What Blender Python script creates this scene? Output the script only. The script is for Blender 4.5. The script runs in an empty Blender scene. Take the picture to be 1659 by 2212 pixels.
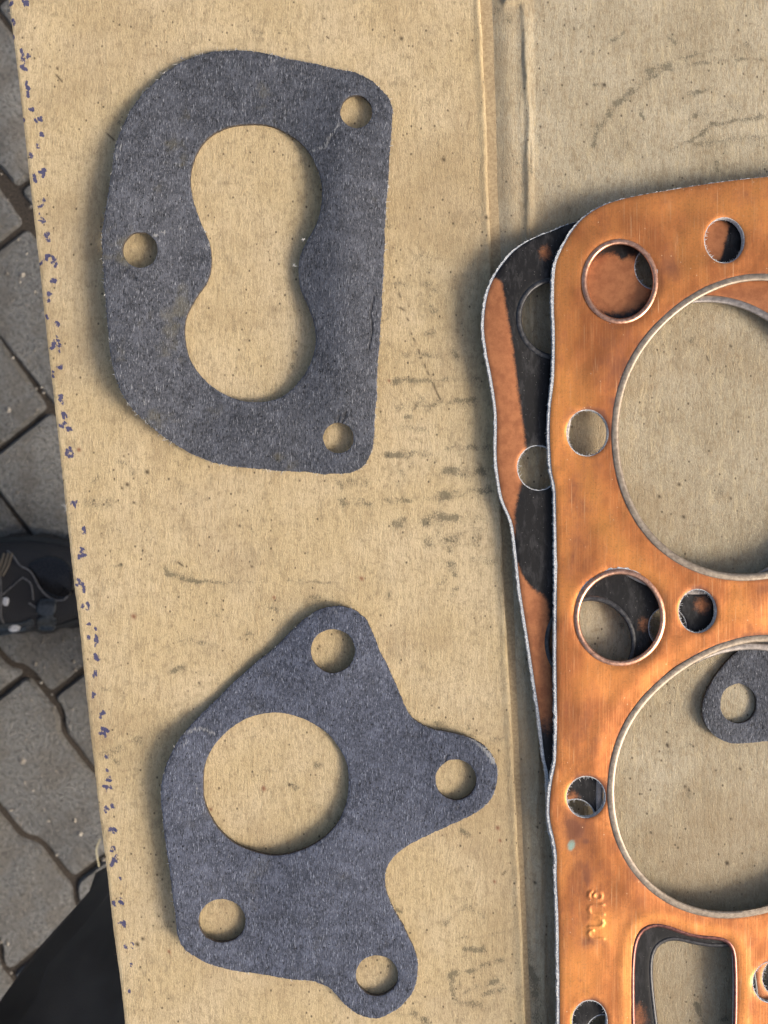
import bpy, math, random
import numpy as np
from mathutils import Vector
from mathutils.geometry import delaunay_2d_cdt

random.seed(7)
RNG = np.random.default_rng(11)
C = bpy.context.scene.collection
SC = bpy.context.scene

# ------------------------------------------------------------------ camera, light, exposure
CAM_H = 0.27                      # metres above the cardboard
S = 0.24 / 1659.0                 # metres per trace unit on the cardboard
ZG = -0.74                        # top of the paving below the cardboard
cam = bpy.data.cameras.new('camera')
cam.sensor_fit = 'HORIZONTAL'
cam.angle = 2 * math.atan(0.12 / CAM_H)
cam.clip_start = 0.01
cam.clip_end = 200
cam.dof.use_dof = True
cam.dof.focus_distance = CAM_H - 0.003
cam.dof.aperture_fstop = 36
camo = bpy.data.objects.new('camera', cam)
camo.location = (0, 0, CAM_H)
C.objects.link(camo)
SC.camera = camo

SUN_EL = math.radians(32)
SUN_AZ = math.radians(-25)        # direction towards the light, from +X
sd = Vector((math.cos(SUN_EL) * math.cos(SUN_AZ), math.cos(SUN_EL) * math.sin(SUN_AZ), math.sin(SUN_EL)))
W = bpy.data.worlds.new('World')
SC.world = W
W.use_nodes = True
wn = W.node_tree.nodes
wn.clear()
sky = wn.new('ShaderNodeTexSky')
sky.sky_type = 'NISHITA'
sky.sun_disc = False
sky.sun_elevation = SUN_EL
sky.sun_rotation = math.atan2(sd.x, sd.y)
sky.air_density = 1.0
sky.dust_density = 5.0
sky.ozone_density = 0.4
bg = wn.new('ShaderNodeBackground')
bg.inputs['Strength'].default_value = 0.075
wo = wn.new('ShaderNodeOutputWorld')
W.node_tree.links.new(sky.outputs[0], bg.inputs[0])
W.node_tree.links.new(bg.outputs[0], wo.inputs[0])
sun = bpy.data.lights.new('sun', 'SUN')
sun.energy = 1.5
sun.angle = math.radians(19)
sun.color = (1.0, 0.94, 0.84)
suno = bpy.data.objects.new('sun', sun)
suno.rotation_euler = (-sd).to_track_quat('-Z', 'Y').to_euler()
suno.location = sd * 3
C.objects.link(suno)
vs = SC.view_settings
vs.view_transform = 'Standard'
vs.look = 'None'
vs.gamma = 1
vs.exposure = 1.2
SC.cycles.max_bounces = 6

# ------------------------------------------------------------------ helpers
def to_world(px, py, z):
    """trace units -> x, y of a point that lies at height z"""
    f = S * (CAM_H - z) / CAM_H
    return (np.asarray(px) - 829.5) * f, (1106.0 - np.asarray(py)) * f

def sstep(a, b, x):
    t = np.clip((x - a) / (b - a), 0, 1)
    return t * t * (3 - 2 * t)

def hash2(ix, iy, seed):
    h = (ix.astype(np.int64) * 374761393 + iy.astype(np.int64) * 668265263 + seed * 974634) & 0xffffffff
    h = ((h ^ (h >> 13)) * 1274126177) & 0xffffffff
    h = (h ^ (h >> 16)) & 0xffff
    return h / 65535.0

def vnoise(x, y, seed=0):
    x = np.asarray(x, float); y = np.asarray(y, float)
    ix = np.floor(x); iy = np.floor(y)
    fx = x - ix; fy = y - iy
    fx = fx * fx * (3 - 2 * fx); fy = fy * fy * (3 - 2 * fy)
    a = hash2(ix, iy, seed); b = hash2(ix + 1, iy, seed)
    c = hash2(ix, iy + 1, seed); d = hash2(ix + 1, iy + 1, seed)
    return (a * (1 - fx) + b * fx) * (1 - fy) + (c * (1 - fx) + d * fx) * fy

def fbm(x, y, seed=0, o=3):
    r = 0; a = 0.5
    for i in range(o):
        r = r + a * vnoise(x * 2 ** i, y * 2 ** i, seed + i)
        a *= 0.5
    return r / (1 - 0.5 ** o)

def spline(pts, step=3.0, closed=True):
    p = np.array(pts, float)
    n = len(p)
    out = []
    rng = range(n) if closed else range(n - 1)
    for i in rng:
        if closed:
            p0, p1, p2, p3 = p[(i - 1) % n], p[i], p[(i + 1) % n], p[(i + 2) % n]
        else:
            p0, p1, p2, p3 = p[max(i - 1, 0)], p[i], p[i + 1], p[min(i + 2, n - 1)]
        L = np.linalg.norm(p2 - p1)
        k = max(1, int(L / step))
        for t in np.arange(k) / k:
            out.append(0.5 * ((2 * p1) + (-p0 + p2) * t + (2 * p0 - 5 * p1 + 4 * p2 - p3) * t * t + (-p0 + 3 * p1 - 3 * p2 + p3) * t ** 3))
    if not closed:
        out.append(p[-1])
    return np.array(out)

def ell(cx, cy, rx, ry=None, step=3.0, wob=0.0, seed=0):
    ry = ry or rx
    n = max(24, int(2 * math.pi * max(rx, ry) / step))
    a = np.arange(n) / n * 2 * math.pi
    w = 1 + wob * (vnoise(np.cos(a) * 3 + 9, np.sin(a) * 3 + 9, seed) - 0.5)
    return np.stack([cx + rx * w * np.cos(a), cy + ry * w * np.sin(a)], 1)

def lowpass(p, keep):
    seg = np.linalg.norm(np.roll(p, -1, 0) - p, axis=1); s = np.concatenate([[0], np.cumsum(seg)])
    q = np.concatenate([p, p[:1]]); t = np.linspace(0, s[-1], len(p) + 1)[:-1]
    z = np.interp(t, s, q[:, 0]) + 1j * np.interp(t, s, q[:, 1])
    f = np.fft.fft(z); k = np.fft.fftfreq(len(z), 1 / len(z))
    f[np.abs(k) > keep] = 0
    z = np.fft.ifft(f)
    return np.stack([z.real, z.imag], 1)

def area(p):
    x, y = p[:, 0], p[:, 1]
    return 0.5 * np.sum(x * np.roll(y, -1) - np.roll(x, -1) * y)

def normals_in(p):
    """unit normals that point into the enclosed side"""
    t = np.roll(p, -1, 0) - np.roll(p, 1, 0)
    t /= np.linalg.norm(t, axis=1)[:, None] + 1e-9
    nrm = np.stack([-t[:, 1], t[:, 0]], 1)
    return nrm if area(p) > 0 else -nrm

def offset(p, d):
    return p + normals_in(p) * d

def rough(p, amp, freq, seed):
    n = normals_in(p)
    k = fbm(p[:, 0] * freq, p[:, 1] * freq, seed, 3) - 0.5
    return p + n * (k * 2 * amp)[:, None]

def inside(pts, poly):
    x, y = pts[:, 0], pts[:, 1]
    r = np.zeros(len(pts), bool)
    px, py = poly[:, 0], poly[:, 1]
    qx, qy = np.roll(px, -1), np.roll(py, -1)
    for i in range(len(poly)):
        if py[i] == qy[i]:
            continue
        c = ((py[i] > y) != (qy[i] > y)) & (x < (qx[i] - px[i]) * (y - py[i]) / (qy[i] - py[i]) + px[i])
        r ^= c
    return r

def dist_pts(a, b, cut=1e9):
    out = np.full(len(a), cut)
    for i in range(0, len(a), 2000):
        d = a[i:i + 2000, None, :] - b[None, :, :]
        out[i:i + 2000] = np.sqrt((d ** 2).sum(2).min(1))
    return out

def dist_line(x, y, pl):
    """distance of points to a polyline"""
    d = np.full(x.shape, 1e9)
    for (x0, y0), (x1, y1) in zip(pl[:-1], pl[1:]):
        dx, dy = x1 - x0, y1 - y0
        t = np.clip(((x - x0) * dx + (y - y0) * dy) / (dx * dx + dy * dy + 1e-9), 0, 1)
        d = np.minimum(d, np.hypot(x - x0 - t * dx, y - y0 - t * dy))
    return d

def new_obj(name, mesh, parent=None):
    o = bpy.data.objects.new(name, mesh)
    C.objects.link(o)
    if parent is not None:
        o.parent = parent
    return o

def tag(o, label=None, cat=None, group=None, kind=None):
    for k, v in (('label', label), ('category', cat), ('group', group), ('kind', kind)):
        if v:
            o[k] = v
    return o

def thing(name, label, cat, loc=(0, 0, 0), group=None):
    o = bpy.data.objects.new(name, None)
    o.empty_display_size = 0.02
    o.location = loc
    C.objects.link(o)
    return tag(o, label, cat, group)

def mesh_from(name, V, F, mats, mi=None, loc=(0, 0, 0), parent=None, smooth=True, sharp=None, attrs=None):
    me = bpy.data.meshes.new(name)
    V = np.asarray(V, float) - np.asarray(loc, float)
    me.from_pydata(V.tolist(), [], F)
    for m in mats:
        me.materials.append(m)
    if mi is not None:
        me.polygons.foreach_set('material_index', np.asarray(mi, np.int32))
    if attrs:
        for k, a in attrs.items():
            at = me.attributes.new(k, 'FLOAT', 'POINT')
            at.data.foreach_set('value', np.asarray(a, np.float32))
    if smooth:
        me.polygons.foreach_set('use_smooth', np.ones(len(me.polygons), bool))
        if sharp:
            me.set_sharp_from_angle(angle=math.radians(sharp))
    me.update()
    o = new_obj(name, me, parent)
    if parent is None:
        o.location = loc
    return o

# ------------------------------------------------------------------ materials
class Mat:
    def __init__(self, name):
        self.m = bpy.data.materials.new(name)
        self.m.use_nodes = True
        self.t = self.m.node_tree
        self.t.nodes.clear()
        self.out = self.n('ShaderNodeOutputMaterial')
        self.b = self.n('ShaderNodeBsdfPrincipled')
        self.t.links.new(self.b.outputs[0], self.out.inputs[0])
        self.tc = self.n('ShaderNodeTexCoord')
        self.mm = self.n('ShaderNodeVectorMath', operation='SCALE')    # millimetres
        self.t.links.new(self.tc.outputs['Object'], self.mm.inputs[0])
        self.mm.inputs['Scale'].default_value = 1000.0
        self.co = self.mm.outputs[0]

    def n(self, kind, **kw):
        x = self.t.nodes.new(kind)
        for k, v in kw.items():
            setattr(x, k, v)
        return x

    def put(self, sock, v):
        if hasattr(v, 'is_linked') or hasattr(v, 'links'):
            self.t.links.new(v, sock)
        else:
            if isinstance(v, tuple) and len(v) == 3 and sock.type == 'RGBA':
                v = v + (1,)
            sock.default_value = v

    def mapping(self, scale=(1, 1, 1), rot=0.0, loc=(0, 0, 0)):
        m = self.n('ShaderNodeMapping')
        m.inputs['Scale'].default_value = scale
        m.inputs['Rotation'].default_value = (0, 0, rot)
        m.inputs['Location'].default_value = loc
        self.t.links.new(self.co, m.inputs[0])
        return m.outputs[0]

    def noise(self, scale, detail=3, rough=0.55, vec=None, dist=0.0):
        x = self.n('ShaderNodeTexNoise')
        x.inputs['Scale'].default_value = scale
        x.inputs['Detail'].default_value = detail
        x.inputs['Roughness'].default_value = rough
        x.inputs['Distortion'].default_value = dist
        self.t.links.new(vec if vec is not None else self.co, x.inputs['Vector'])
        return x.outputs['Fac']

    def voro(self, scale, vec=None, out='Distance', feature='F1'):
        x = self.n('ShaderNodeTexVoronoi', feature=feature)
        x.inputs['Scale'].default_value = scale
        self.t.links.new(vec if vec is not None else self.co, x.inputs['Vector'])
        return x.outputs[out]

    def ramp(self, f, a, b, lo=0.0, hi=1.0):
        x = self.n('ShaderNodeMapRange', interpolation_type='SMOOTHSTEP')
        self.put(x.inputs[0], f)
        x.inputs[1].default_value = a; x.inputs[2].default_value = b
        x.inputs[3].default_value = lo; x.inputs[4].default_value = hi
        return x.outputs[0]

    def math(self, op, a, b=0.0, c=None):
        x = self.n('ShaderNodeMath', operation=op)
        self.put(x.inputs[0], a); self.put(x.inputs[1], b)
        if c is not None:
            self.put(x.inputs[2], c)
        return x.outputs[0]

    def mix(self, f, a, b, mode='MIX'):
        x = self.n('ShaderNodeMix', data_type='RGBA', blend_type=mode)
        self.put(x.inputs[0], f); self.put(x.inputs[6], a); self.put(x.inputs[7], b)
        return x.outputs[2]

    def attr(self, name):
        x = self.n('ShaderNodeAttribute', attribute_name=name)
        return x.outputs['Fac']

    def bump(self, h, strength, dist, prev=None):
        x = self.n('ShaderNodeBump')
        x.inputs['Strength'].default_value = strength
        x.inputs['Distance'].default_value = dist
        self.put(x.inputs['Height'], h)
        if prev is not None:
            self.t.links.new(prev, x.inputs['Normal'])
        return x.outputs[0]

    def set(self, **kw):
        for k, v in kw.items():
            self.put(self.b.inputs[k.replace('_', ' ')], v)
        return self.m

def mat_card():
    M = Mat('cardboard_paper')
    streak = M.noise(1.0, 4, 0.6, M.mapping((1.5, 0.36, 1), 0.03))
    fine = M.noise(1.9, 5, 0.75, M.mapping((1.35, 0.75, 1), 0.25))
    big = M.noise(0.045, 3, 0.5)
    mott = M.noise(0.55, 4, 0.65)
    right = M.attr('right_panel')
    base = M.mix(right, (0.550, 0.422, 0.240), (0.410, 0.342, 0.232))
    base = M.mix(M.ramp(big, 0.35, 0.7), base, M.mix(right, (0.590, 0.465, 0.290), (0.49, 0.42, 0.300)))
    base = M.mix(M.math('MULTIPLY', M.ramp(fine, 0.49, 0.63), M.ramp(mott, 0.35, 0.65, 0.14, 0.52)), base, (0.25, 0.18, 0.105))
    base = M.mix(M.ramp(fine, 0.48, 0.36, 0, 0.42), base, (0.70, 0.57, 0.36))
    base = M.mix(M.ramp(streak, 0.50, 0.66, 0, 0.36), base, (0.28, 0.20, 0.11))
    base = M.mix(M.ramp(mott, 0.52, 0.68, 0, 0.36), base, (0.26, 0.195, 0.115))
    band = M.noise(1.0, 4, 0.6, M.mapping((0.50, 0.11, 1), 0.04, (3, 9, 0)))
    base = M.mix(M.ramp(band, 0.48, 0.66, 0, 0.24), base, (0.30, 0.215, 0.115))
    base = M.mix(M.ramp(band, 0.47, 0.33, 0, 0.24), base, (0.68, 0.54, 0.32))
    damp = M.noise(0.018, 4, 0.6, M.mapping((1, 1, 1), 0, (50, 80, 0)), 0.5)
    soil = M.noise(0.16, 6, 0.75, M.mapping((1, 0.7, 1), 0, (9, 33, 0)))
    base = M.mix(M.ramp(soil, 0.52, 0.70, 0, 0.42), base, (0.235, 0.180, 0.110))
    base = M.mix(M.ramp(damp, 0.48, 0.66, 0, 0.40), base, (0.33, 0.235, 0.13))
    # fine dark fibres and specks pressed into the recycled liner
    f1 = M.noise(1.0, 2, 0.5, M.mapping((2.6, 0.55, 1), 0.5, (7, 3, 0)))
    f2 = M.noise(1.0, 2, 0.5, M.mapping((2.6, 0.55, 1), -0.7, (31, 5, 0)))
    f3 = M.noise(1.0, 2, 0.5, M.mapping((2.6, 0.55, 1), 1.5, (3, 55, 0)))
    fib = M.math('MAXIMUM', M.math('MAXIMUM', f1, f2), f3)
    base = M.mix(M.ramp(fib, 0.68, 0.77, 0, 0.60), base, (0.12, 0.09, 0.055))
    v = M.voro(0.42, M.mapping((1, 0.8, 1), 0.3))
    vc = M.voro(0.42, M.mapping((1, 0.8, 1), 0.3), 'Color')
    sp = M.math('MULTIPLY', M.ramp(v, 0.18, 0.08), M.ramp(vc, 0.52, 0.60))
    base = M.mix(M.math('MULTIPLY', sp, 0.75), base, (0.055, 0.04, 0.025))
    # grey smears of old grime, broken up by the paper's tooth
    st = M.attr('grime')
    tooth = M.noise(2.0, 5, 0.8, M.mapping((1.2, 0.75, 1), 0, (13, 0, 0)))
    g = M.ramp(M.math('ADD', st, M.math('MULTIPLY', M.math('SUBTRACT', tooth, 0.5), 2.6)), 0.32, 0.62)
    g = M.math('MULTIPLY', g, M.ramp(st, 0.03, 0.35))
    base = M.mix(M.math('MULTIPLY', g, 0.62), base, (0.080, 0.074, 0.050))
    base = M.mix(M.math('MULTIPLY', st, 0.24), base, (0.13, 0.115, 0.08))
    dots = M.attr('spots')
    base = M.mix(dots, base, (0.045, 0.03, 0.02))
    rust = M.attr('rust_spots')
    base = M.mix(rust, base, (0.19, 0.055, 0.03))
    ink = M.attr('ink')
    ik = M.ramp(M.math('ADD', ink, M.math('MULTIPLY', M.math('SUBTRACT', tooth, 0.5), 1.6)), 0.30, 0.5)
    ik = M.math('MULTIPLY', ik, M.ramp(ink, 0.02, 0.2))
    base = M.mix(M.math('MULTIPLY', ik, 0.86), base, (0.012, 0.026, 0.130))
    h = M.math('ADD', M.math('MULTIPLY', fine, 0.6), M.math('ADD', M.math('MULTIPLY', streak, 0.4), M.math('MULTIPLY', fib, 0.25)))
    nb = M.bump(h, 0.9, 0.00055)
    return M.set(Base_Color=base, Roughness=0.86, Specular_IOR_Level=0.25, Normal=nb)

def mat_core():
    M = Mat('corrugated_core')
    f = M.noise(1.2, 4, 0.7)
    c = M.mix(M.ramp(f, 0.35, 0.65), (0.30, 0.215, 0.12), (0.44, 0.33, 0.19))
    return M.set(Base_Color=c, Roughness=0.9)

def mat_fibreboard(name, c_dark, c_mid, c_light, ochre):
    """dense oiled gasket paper: short pale and dark fibres in every direction"""
    M = Mat(name)
    base = M.mix(M.ramp(M.noise(1.0, 5, 0.75), 0.38, 0.60), c_dark, c_mid)
    big = M.noise(0.05, 3, 0.55)
    base = M.mix(M.ramp(big, 0.42, 0.7, 0, 0.55), base, c_mid)
    m2 = M.noise(0.22, 5, 0.7, M.mapping((1, 1, 1), 0.4, (12, 71, 0)))
    base = M.mix(M.ramp(m2, 0.48, 0.66, 0, 0.55), base, tuple(x * 1.5 for x in c_mid))
    base = M.mix(M.ramp(m2, 0.46, 0.32, 0, 0.55), base, tuple(x * 0.62 for x in c_dark))
    lf = None; df = None
    for i, a in enumerate((0.15, 0.85, 1.55, 2.3, 2.85)):
        q = M.noise(1.0, 2, 0.5, M.mapping((2.7, 0.52, 1), a, (17 * i, 9 * i, 0)), 0.4)
        lf = q if lf is None else M.math('MAXIMUM', lf, q)
        q2 = M.noise(1.0, 2, 0.5, M.mapping((2.1, 0.6, 1), a + 0.35, (90 - 13 * i, 40 * i, 0)), 0.4)
        df = q2 if df is None else M.math('MAXIMUM', df, q2)
    base = M.mix(M.ramp(df, 0.61, 0.72, 0, 0.85), base, tuple(x * 0.32 for x in c_dark))
    base = M.mix(M.ramp(lf, 0.635, 0.78, 0, 0.8), base, c_light)
    pit = M.math('MULTIPLY', M.ramp(M.voro(0.55, M.mapping((1, 1.2, 1), 0.6)), 0.2, 0.1), M.ramp(M.voro(0.55, M.mapping((1, 1.2, 1), 0.6), 'Color'), 0.62, 0.7))
    base = M.mix(M.math('MULTIPLY', pit, 0.8), base, (0.012, 0.012, 0.014))
    och = M.ramp(M.noise(0.07, 3, 0.6, M.mapping((1, 1, 1), 0, (40, 12, 0))), 0.60, 0.74, 0, ochre)
    base = M.mix(och, base, (0.13, 0.115, 0.07))
    sc = M.attr('scuff')
    k = M.ramp(M.math('ADD', sc, M.math('MULTIPLY', M.math('SUBTRACT', lf, 0.6), 3.0)), 0.35, 0.9)
    base = M.mix(M.math('MULTIPLY', M.math('MULTIPLY', k, M.ramp(sc, 0.03, 0.3)), 0.60), base, (0.36, 0.36, 0.36))
    ck = M.attr('crack')
    base = M.mix(M.math('MULTIPLY', ck, 0.8), base, (0.012, 0.011, 0.012))
    h = M.math('ADD', M.math('MULTIPLY', lf, 0.7), M.math('SUBTRACT', M.math('MULTIPLY', M.noise(1.2, 4, 0.7), 0.8), M.math('ADD', M.math('MULTIPLY', pit, 0.4), M.math('MULTIPLY', ck, 0.8))))
    nb = M.bump(h, 0.9, 0.0006)
    return M.set(Base_Color=base, Roughness=0.78, Specular_IOR_Level=0.35, Normal=nb)

def mat_cut_edge():
    M = Mat('gasket_cut_edge')
    f = M.noise(2.2, 4, 0.75)
    c = M.mix(M.ramp(f, 0.4, 0.66), (0.03, 0.026, 0.026), (0.125, 0.095, 0.07))
    return M.set(Base_Color=c, Roughness=0.9, Normal=M.bump(f, 0.8, 0.0004))

def mat_copper(name):
    M = Mat(name)
    tar = M.attr('tarnish'); verd = M.attr('verdigris'); bright = M.attr('painted_sheen_polish')
    big = M.noise(0.05, 4, 0.6, None, 0.6)
    med = M.noise(0.30, 5, 0.65, M.mapping((1.0, 0.55, 1)))
    brush = M.noise(1.0, 3, 0.6, M.mapping((3.2, 0.06, 1)))
    fine = M.noise(1.7, 4, 0.8)
    base = M.mix(M.ramp(big, 0.30, 0.70), (0.70, 0.255, 0.078), (0.44, 0.148, 0.048))
    base = M.mix(M.ramp(med, 0.44, 0.62, 0, 0.55), base, (0.30, 0.100, 0.034))
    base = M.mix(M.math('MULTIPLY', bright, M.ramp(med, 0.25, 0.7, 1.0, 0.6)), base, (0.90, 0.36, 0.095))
    base = M.mix(M.ramp(brush, 0.50, 0.66, 0, 0.26), base, (0.84, 0.40, 0.16))
    base = M.mix(M.ramp(fine, 0.5, 0.64, 0, 0.40), base, (0.30, 0.115, 0.045))
    tm = M.ramp(M.math('ADD', tar, M.math('MULTIPLY', M.math('SUBTRACT', med, 0.5), 0.9)), 0.05, 1.15)
    tm = M.math('MULTIPLY', tm, M.ramp(tar, 0.0, 0.15))
    base = M.mix(M.math('MULTIPLY', tm, 0.85), base, (0.150, 0.050, 0.026))
    # pale grit specks and scratches
    sp = M.math('MULTIPLY', M.ramp(M.voro(0.5), 0.10, 0.05), M.ramp(M.voro(0.5, None, 'Color'), 0.6, 0.68))
    base = M.mix(M.math('MULTIPLY', sp, 0.8), base, (0.85, 0.62, 0.38))
    sc1 = M.noise(1.0, 1, 0.4, M.mapping((3.6, 0.05, 1), 0.5, (5, 50, 0)))
    sc2 = M.noise(1.0, 1, 0.4, M.mapping((3.6, 0.06, 1), -0.06, (25, 10, 0)))
    scr = M.ramp(M.math('MAXIMUM', sc1, sc2), 0.72, 0.77)
    base = M.mix(M.math('MULTIPLY', scr, 0.5), base, (0.93, 0.60, 0.32))
    base = M.mix(verd, base, (0.27, 0.40, 0.34))
    rgh = M.math('ADD', M.ramp(med, 0.3, 0.7, 0.32, 0.50), M.math('MULTIPLY', M.math('ADD', tm, verd), 0.2))
    met = M.math('SUBTRACT', 0.72, M.math('MULTIPLY', M.math('MAXIMUM', M.math('MULTIPLY', tm, 0.7), verd), 0.55))
    nb = M.bump(M.math('ADD', M.math('MULTIPLY', brush, 0.5), M.math('ADD', M.math('MULTIPLY', med, 0.8), M.math('MULTIPLY', fine, 0.2))), 0.18, 0.0003)
    return M.set(Base_Color=base, Metallic=met, Roughness=rgh, Normal=nb)

def mat_blackened(name):
    """copper sheet under a sooty black film, bare orange where it has worn through"""
    M = Mat(name)
    bare = M.attr('bare')
    med = M.noise(0.35, 5, 0.7); fine = M.noise(2.6, 4, 0.75)
    cu = M.mix(M.ramp(med, 0.35, 0.7), (0.46, 0.185, 0.080), (0.32, 0.120, 0.054))
    cu = M.mix(M.ramp(fine, 0.5, 0.7, 0, 0.35), cu, (0.22, 0.08, 0.04))
    wisp = M.noise(0.30, 5, 0.75, M.mapping((1.6, 0.6, 1), 0.7), 0.3)
    bl = M.mix(M.ramp(wisp, 0.46, 0.68, 0, 0.85), (0.004, 0.0035, 0.004), (0.036, 0.034, 0.035))
    dust = M.math('MULTIPLY', M.ramp(M.voro(1.1), 0.16, 0.06), M.ramp(M.voro(1.1, None, 'Color'), 0.55, 0.7))
    bl = M.mix(M.math('MULTIPLY', dust, 0.8), bl, (0.22, 0.21, 0.20))
    b = M.ramp(M.math('ADD', bare, M.math('MULTIPLY', M.math('SUBTRACT', M.noise(0.9, 6, 0.8), 0.5), 0.9)), 0.25, 0.80)
    c = M.mix(b, bl, cu)
    nb = M.bump(M.math('ADD', med, M.math('MULTIPLY', fine, 0.3)), 0.2, 0.0003)
    return M.set(Base_Color=c, Metallic=M.math('MULTIPLY', b, 0.6), Roughness=M.ramp(b, 0, 1, 0.50, 0.50), Normal=nb, Specular_IOR_Level=0.3)

def mat_fibre(name, c1, c2):
    M = Mat(name)
    f = M.noise(2.0, 4, 0.8)
    c = M.mix(M.ramp(f, 0.38, 0.66), c1, c2)
    return M.set(Base_Color=c, Roughness=0.95, Specular_IOR_Level=0.15, Normal=M.bump(f, 0.9, 0.0004))

def mat_metal(name, c1, c2, rough, metal=0.9):
    M = Mat(name)
    f = M.noise(0.8, 5, 0.7); g = M.noise(3.0, 3, 0.7)
    c = M.mix(M.ramp(f, 0.35, 0.68), c1, c2)
    c = M.mix(M.ramp(g, 0.55, 0.72, 0, 0.4), c, tuple(x * 0.4 for x in c1))
    return M.set(Base_Color=c, Metallic=metal, Roughness=M.ramp(f, 0.3, 0.7, rough, rough + 0.15), Normal=M.bump(g, 0.12, 0.0003))

def mat_plain(name, c1, c2, rough, sc=1.0, bump=0.2, dist=0.0005, spec=0.4):
    M = Mat(name)
    f = M.noise(sc, 4, 0.65)
    return M.set(Base_Color=M.mix(M.ramp(f, 0.35, 0.66), c1, c2), Roughness=rough, Specular_IOR_Level=spec, Normal=M.bump(f, bump, dist))

def mat_paver():
    M = Mat('concrete_paver_grey')
    oi = M.n('ShaderNodeObjectInfo')
    rnd = oi.outputs['Random']
    f = M.noise(0.22, 5, 0.75); g = M.noise(0.02, 3, 0.6); p = M.noise(0.55, 3, 0.7)
    base = M.mix(rnd, (0.215, 0.212, 0.208), (0.320, 0.315, 0.308))
    base = M.mix(M.ramp(g, 0.42, 0.58, 0, 0.75), base, (0.185, 0.165, 0.140))
    base = M.mix(M.ramp(f, 0.47, 0.62, 0, 0.7), base, (0.070, 0.062, 0.054))
    base = M.mix(M.ramp(p, 0.60, 0.68, 0, 0.65), base, (0.36, 0.345, 0.32))
    v = M.voro(0.16); vc = M.voro(0.16, None, 'Color')
    ag = M.math('MULTIPLY', M.ramp(v, 0.26, 0.20), M.ramp(vc, 0.5, 0.6))
    base = M.mix(M.math('MULTIPLY', ag, 0.25), base, (0.50, 0.48, 0.45))
    nb = M.bump(M.math('ADD', f, M.math('MULTIPLY', p, 0.5)), 1.0, 0.009)
    return M.set(Base_Color=base, Roughness=M.ramp(g, 0.4, 0.6, 0.22, 0.6), Specular_IOR_Level=0.8, Normal=nb)

def mat_sand():
    M = Mat('joint_sand')
    f = M.noise(0.45, 6, 0.8)
    c = M.mix(M.ramp(f, 0.35, 0.68), (0.018, 0.014, 0.011), (0.110, 0.086, 0.066))
    return M.set(Base_Color=c, Roughness=0.95, Normal=M.bump(f, 1.0, 0.004))

def mat_cloth(name, c1, c2):
    M = Mat(name)
    w = M.noise(1.4, 3, 0.7); b = M.noise(0.02, 3, 0.6)
    return M.set(Base_Color=M.mix(M.ramp(b, 0.3, 0.7), c1, c2), Roughness=0.92, Specular_IOR_Level=0.15,
                 Sheen_Weight=0.15, Normal=M.bump(w, 0.3, 0.0006))

def mat_mesh_fabric():
    M = Mat('shoe_mesh_fabric')
    rib = M.n('ShaderNodeTexWave', wave_type='BANDS', bands_direction='X')
    M.t.links.new(M.mapping((1, 1, 1), 0.45), rib.inputs['Vector'])
    rib.inputs['Scale'].default_value = 0.13
    rib.inputs['Distortion'].default_value = 0.6
    c = M.mix(M.ramp(rib.outputs['Fac'], 0.6, 0.95), (0.007, 0.007, 0.010), (0.030, 0.030, 0.036))
    return M.set(Base_Color=c, Roughness=0.7, Normal=M.bump(rib.outputs['Fac'], 0.5, 0.001))

m_card = mat_card(); m_core = mat_core()
m_paperA = mat_fibreboard('gasket_paper_charcoal', (0.040, 0.043, 0.054), (0.086, 0.091, 0.110), (0.30, 0.31, 0.345), 0.45)
m_paperB = mat_fibreboard('gasket_paper_bluegrey', (0.040, 0.046, 0.068), (0.090, 0.100, 0.138), (0.29, 0.315, 0.39), 0.12)
m_edge = mat_cut_edge()
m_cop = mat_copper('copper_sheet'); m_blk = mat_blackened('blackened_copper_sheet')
m_fib = mat_fibre('white_fibre_core', (0.36, 0.37, 0.385), (0.74, 0.755, 0.77))
m_fuzz = mat_fibre('loose_pale_fibre', (0.55, 0.54, 0.53), (0.80, 0.80, 0.80))
m_fuzzd = mat_fibre('loose_grey_fibre', (0.16, 0.16, 0.18), (0.45, 0.45, 0.47))
m_eyel = mat_metal('copper_eyelet_rim', (0.50, 0.26, 0.17), (0.68, 0.40, 0.28), 0.26)
m_ring = mat_metal('bore_ring_steel', (0.24, 0.19, 0.145), (0.38, 0.315, 0.245), 0.38, 0.6)
m_winr = mat_metal('purple_tinted_rim', (0.16, 0.07, 0.065), (0.30, 0.13, 0.10), 0.28)
m_eyeld = mat_metal('sooty_eyelet_rim', (0.035, 0.034, 0.036), (0.085, 0.083, 0.085), 0.36, 0.5)
m_ringd = mat_metal('aged_ring_steel', (0.25, 0.22, 0.20), (0.38, 0.34, 0.31), 0.36, 0.8)
m_pav = mat_paver(); m_sand = mat_sand()
m_trou = mat_cloth('black_trouser_cloth', (0.085, 0.076, 0.067), (0.135, 0.122, 0.108))

# ------------------------------------------------------------------ the cardboard's surface
EDGE = np.array([(-40, -1400), (8, -300), (18, 0), (35, 133), (55, 300), (67, 417), (82, 550), (102, 737), (113, 830), (133, 1014), (145, 1124),
                 (157, 1237), (170, 1337), (184, 1474), (200, 1624), (213, 1741), (230, 1874), (247, 2024), (263, 2141), (270, 2211), (330, 2800), (390, 3400)], float)
def edge_x(y): return np.interp(y, EDGE[:, 1], EDGE[:, 0])
STEP = np.array([(980, -1400), (1036, 0), (1048, 267), (1053, 433), (1060, 567), (1086, 1237), (1112, 1719), (1122, 1926), (1132, 2158), (1180, 3400)], float)
RIDGE = np.array([(1080, -1400), (1134, 0), (1141, 300), (1147, 650), (1159, 1014), (1160, 1500), (1160, 1771), (1166, 1952), (1174, 2158), (1225, 3400)], float)
def step_x(y): return np.interp(y, STEP[:, 1], STEP[:, 0])
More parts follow.
